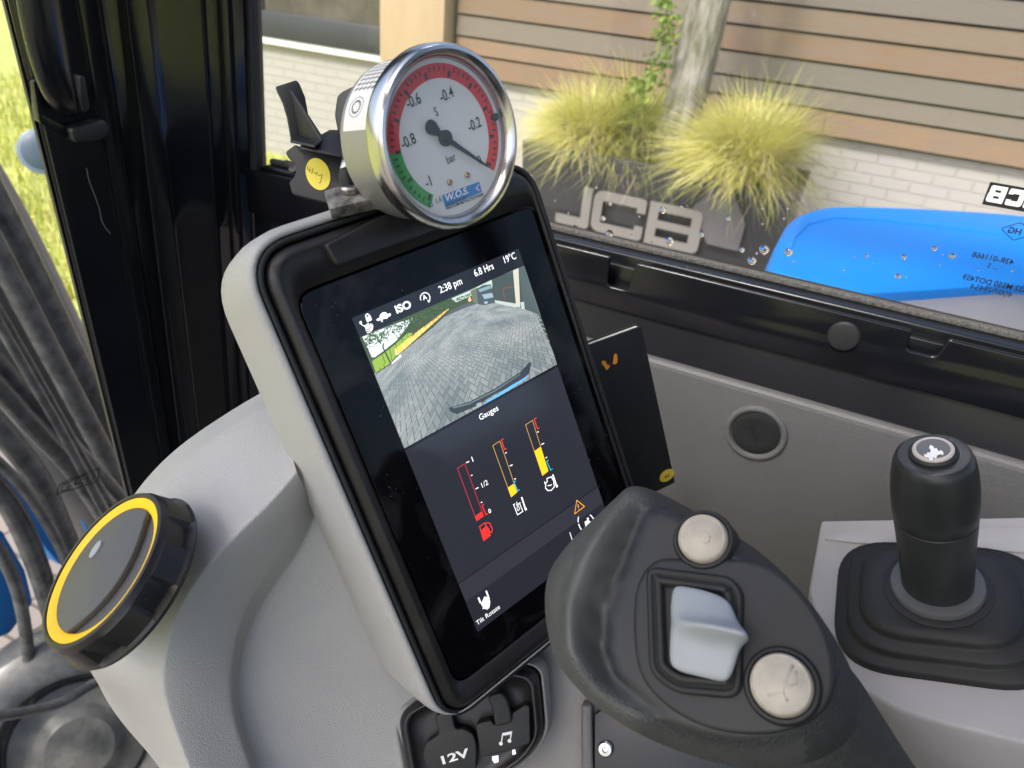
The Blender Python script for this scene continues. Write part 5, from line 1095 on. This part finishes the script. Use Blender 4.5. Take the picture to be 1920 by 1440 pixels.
bt = lathe('button', fLb, [(.0100, .0010), (.0100, .0032), (.0093, .0040), (.0082, .0041), (.0078, .0036), (.0001, .0037)], mat('pale_button_rim', (.50, .46, .43), .4), lev, n=48)
lathe('button_face', fLb, [(.0078, .0037), (.0076, .0040), (.0001, .0043)], mat('grey_button_face', (.13, .135, .14), .45), bt, cap0=False, n=40)
def cl_(x, y): return (1480+x/2.768, 780+y/2.768)
mb = MB(); hz = [(724, 165), (732, 150), (745, 155), (752, 168), (765, 166), (772, 182), (790, 178), (800, 190), (798, 205), (785, 198), (768, 204), (762, 222), (748, 214), (744, 232), (728, 230), (722, 216), (702, 212), (698, 196), (712, 200), (716, 188), (730, 190), (734, 176)]
mb.flat(fLb, fLb.qs([cl_(*p) for p in hz], .0046), .0046); mb.build('button_print', M['whiteink'], bt)

# ================================================================== JOYSTICK (nearest object)
dJ = .262
jC = W(1325, 1160, dJ); rv = (CAM-jC).normalized()
nJ = (rv*.93 - RT*.22 + UP*.20).normalized()
fJ = Fr(jC, nJ, up=UP)
joy = thing('joystick', fJ.p(.06, -.06, -.06), 'large dark grey joystick head with two cream buttons and a pale rocker', 'joystick')
ol = [(1190, 914), (1250, 930), (1330, 974), (1420, 1030), (1500, 1105), (1562, 1190), (1600, 1265), (1612, 1325), (1592, 1385), (1530, 1425), (1450, 1440), (1370, 1436), (1270, 1408), (1180, 1365), (1100, 1305), (1047, 1235), (1029, 1150), (1036, 1080), (1073, 1023), (1121, 973), (1157, 937)]
pol = fJ.qs(ol, -.016); cen = Vector(fJ.q(1340, 1190))
# resample outline by angle, Catmull-Rom
def crs(P, k):
    n = len(P); o = []
    for i in range(n):
        a, b, c, d = Vector(P[i-1]), Vector(P[i]), Vector(P[(i+1) % n]), Vector(P[(i+2) % n])
        for j in range(k): t = j/k; o.append(.5*((2*b)+(c-a)*t+(2*a-5*b+4*c-d)*t*t+(3*b-a-3*c+d)*t**3))
    return o
OC = crs(pol, 6); nO = len(OC)
# valley line between the thumb hood (left) and the face: photo points
val = [Vector(fJ.q(*p, -.006)) for p in [(1245, 935), (1205, 965), (1180, 1020), (1155, 1080), (1132, 1150), (1128, 1220), (1150, 1275), (1190, 1310), (1250, 1350)]]
def dist_val(p):
    best = 9; side = 1; tt = 0
    for i in range(len(val)-1):
        a, b = val[i], val[i+1]; ab = b-a; t = max(0, min(1, (p-a).dot(ab)/ab.length_squared)); q = a+ab*t; d = (p-q).length
        if d < best: best = d; side = 1 if (ab.x*(p-a).y-ab.y*(p-a).x) < 0 else -1; tt = (i+t)/(len(val)-1)
    return best, side, tt
def height(p, s):
    h = 0
    d, side, t = dist_val(p); fade = math.sin(max(0, min(1, t))*math.pi)**.6 if 0 < t < 1 else 0
    if side > 0 and t < 1: h += fade*(.0110*(1-math.exp(-(d/.0042)**2)) - min(.0065, .85*max(0, d-.0075)))      # hood rises left of the valley
    h -= fade*.0035*math.exp(-(d/.0028)**2)
    e = max(0, (s-.72)/.28); h -= .016*(e**2.3)+0*(1-fade)
    if side < 0 or t >= 1: h -= .0015*s*s
    return h
SS = [.04, .12, .2, .28, .36, .44, .5, .56, .62, .67, .72, .76, .80, .84, .88, .91, .94, .965, .985, 1.0]
vs = []; 
for s in SS:
    for p in OC:
        q = cen+(p-cen)*s; vs.append(fJ.p(q.x, q.y, height(q, s)))
for s, wz_ in ((1.0, -.020), (.985, -.028), (.94, -.038), (.84, -.048), (.66, -.056)):
    for p in OC: q = cen+(p-cen)*s; vs.append(fJ.p(q.x, q.y, wz_))
nr = len(SS)+5
fs_ = [(i*nO+j, i*nO+(j+1) % nO, (i+1)*nO+(j+1) % nO, (i+1)*nO+j) for i in range(nr-1) for j in range(nO)] + [tuple(range(nO)), tuple(range((nr-1)*nO, nr*nO))]
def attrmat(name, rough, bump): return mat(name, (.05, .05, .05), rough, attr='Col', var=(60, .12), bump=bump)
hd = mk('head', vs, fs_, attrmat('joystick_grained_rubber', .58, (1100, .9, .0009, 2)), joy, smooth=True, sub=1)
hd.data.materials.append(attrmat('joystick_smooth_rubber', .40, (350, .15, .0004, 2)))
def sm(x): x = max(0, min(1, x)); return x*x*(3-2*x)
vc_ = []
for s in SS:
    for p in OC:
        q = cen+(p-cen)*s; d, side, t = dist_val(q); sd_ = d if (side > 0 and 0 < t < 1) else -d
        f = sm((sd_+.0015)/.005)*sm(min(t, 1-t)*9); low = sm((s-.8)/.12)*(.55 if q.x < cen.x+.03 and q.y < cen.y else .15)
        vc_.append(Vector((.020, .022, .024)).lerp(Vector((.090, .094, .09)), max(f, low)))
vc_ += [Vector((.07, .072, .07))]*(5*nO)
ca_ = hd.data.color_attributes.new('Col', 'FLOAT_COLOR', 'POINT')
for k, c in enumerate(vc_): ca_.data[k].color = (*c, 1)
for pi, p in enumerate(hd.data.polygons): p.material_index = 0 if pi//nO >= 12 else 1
# grip shaft going down to the right
mb = MB(); ga = [W(1400, 1240, .300), W(1500, 1345, .312), W(1590, 1455, .335), W(1700, 1600, .365), W(1800, 1760, .39)]
mb.tube(ga, [.030, .029, .0270, .0270, .029], 40); mb.build('grip', mat('dark_grained_rubber', (.042, .044, .042), .58, bump=(1100, .9, .0009, 2), var=(400, .3)), joy, smooth=True)
# raised face pad outline
fp_ = crs(fJ.qs([(1232, 1052), (1300, 1050), (1400, 1052), (1470, 1082), (1530, 1150), (1562, 1230), (1560, 1300), (1520, 1352), (1440, 1376), (1340, 1368), (1260, 1330), (1205, 1270), (1190, 1190), (1196, 1100)], 0), 5)
fp_ = [(p.x, p.y) for p in fp_]
loft('face_pad', fJ, [(fp_, -.006), (fp_, .0004), (inset(fp_, .0006), .0012), (inset(fp_, .0018), .0014)], M['face'], joy)
# rocker surround: stacked rounded frames
def jr(pts, w): return fJ.qs(pts, w)
sq_o = jr([(1205, 1062), (1385, 1072), (1392, 1300), (1372, 1325), (1262, 1310), (1212, 1265)], .003)
fr1 = rpoly(jr([(1212, 1062), (1372, 1082), (1395, 1110), (1392, 1312), (1262, 1300), (1218, 1260)], .002), [.005, .005, .004, .006, .006, .004], 6)
fr1 = [(p[0], p[1]) for p in fr1]
loft('rocker_surround', fJ, [(fr1, -.002), (fr1, .0026), (inset(fr1, .0008), .0036), (inset(fr1, .0020), .0036), (inset(fr1, .0026), .0026), (inset(fr1, .0030), .0026), (inset(fr1, .0036), .0042), (inset(fr1, .0050), .0048), (inset(fr1, .0060), .0040), (inset(fr1, .0068), -.001)], M['rubber'], joy)
# rocker paddle with a finger ridge
R0 = [(1264, 1097), (1322, 1106), (1368, 1125), (1385, 1160), (1392, 1180), (1378, 1215), (1374, 1262), (1362, 1283), (1310, 1270), (1258, 1252), (1257, 1215), (1260, 1160)]
rows = [[(1262, 1096, .006), (1285, 1099, .0072), (1330, 1108, .0075), (1366, 1124, .006)],
        [(1258, 1125, .0075), (1284, 1128, .0095), (1335, 1134, .0095), (1376, 1148, .008)],
        [(1257, 1150, .0085), (1284, 1158, .0115), (1340, 1162, .0120), (1384, 1170, .011)],
        [(1258, 1164, .0090), (1290, 1164, .0165), (1340, 1170, .0195), (1400, 1184, .0180)],
        [(1257, 1176, .0090), (1292, 1174, .0160), (1342, 1182, .0185), (1398, 1196, .0170)],
        [(1256, 1192, .0080), (1288, 1194, .0098), (1340, 1202, .0095), (1386, 1208, .010)],
        [(1255, 1220, .0078), (1284, 1224, .0092), (1336, 1232, .0085), (1378, 1240, .008)],
        [(1256, 1252, .0065), (1284, 1262, .0075), (1330, 1272, .0072), (1366, 1283, .006)]]
top_ = [fJ.p(*fJ.q(x, y, h), h) for r_ in rows for x, y, h in r_]; nn = 4; vs = list(top_)
rim = [0, 1, 2, 3] + [4*i+3 for i in range(1, 8)] + [4*7+2, 4*7+1, 4*7] + [4*i for i in range(6, 0, -1)]
bs = len(vs); 
for i in rim: p = top_[i]; hgt = (p-fJ.o).dot(fJ.n); vs.append(p-fJ.n*(hgt+.001))
fs_ = [(4*i+j, 4*i+j+1, 4*(i+1)+j+1, 4*(i+1)+j) for i in range(7) for j in range(3)] + [(rim[i], rim[(i+1) % len(rim)], bs+(i+1) % len(rim), bs+i) for i in range(len(rim))] + [tuple(range(bs, bs+len(rim)))]
ro = mk('rocker', vs, fs_, M['rocker'], joy, smooth=True, sub=2)
cr_ = ro.data.attributes.new('crease_edge', 'FLOAT', 'EDGE')
rs_ = set(rim)
for e, dta in zip(ro.data.edges, cr_.data):
    if e.vertices[0] in rs_ and e.vertices[1] in rs_: dta.value = .55
for (x, y, r_, lab, prt) in ((1316, 1008, 49, 'upper cream push button', 0), (1465, 1284, 53, 'lower cream push button with moulded mark', 1)):
    a, b = fJ.q(x, y, .004); rr = r_/F*(dJ-.003); fb_ = fJ.shift(a, b, .0)
    zz = .0028 if prt else 0.0012
    lathe('button_ring', fb_, [(rr*1.28, zz-.012), (rr*1.24, zz-.0005), (rr*1.16, zz+.0012), (rr*1.06, zz+.0014), (rr*1.02, zz-.001)], M['rubber'], joy, cap0=False, cap1=False)
    bo = lathe('button', fb_, [(rr*1.0, zz-.002), (rr*.99, zz+.0018), (rr*.93, zz+.0034), (rr*.90, zz+.0036), (rr*.87, zz+.0034), (rr*.6, zz+.0046), (rr*.3, zz+.0052), (.0001, zz+.0054)], M['beige'], joy); tag(bo, lab)
    mb = MB()
    if prt:
        for l in ([(.35, .62), (.18, .1), (.1, -.25), (-.35, -.42)], [(.1, -.25), (.25, -.5)], [(.45, .45), (.5, .1), (.3, -.05), (.18, .1)]):
            mb.tube([fb_.p(p[0]*rr, p[1]*rr, zz+.0051-.0016*((p[0]**2+p[1]**2))) for p in l], .0005, 8)
    else:
        mb.tube([fb_.p(rr*(.15+.22*math.cos(t)), rr*(-.05+.22*math.sin(t)), zz+.0050) for t in [i*.5 for i in range(13)]], .0004, 8); mb.tube([fb_.p(rr*(-.05+.5*math.cos(t)), rr*(-.0+.5*math.sin(t)), zz+.0044) for t in [.8+i*.4 for i in range(7)]], .0004, 8)
    mb.build('moulded_mark', M['beige'], bo, smooth=True)
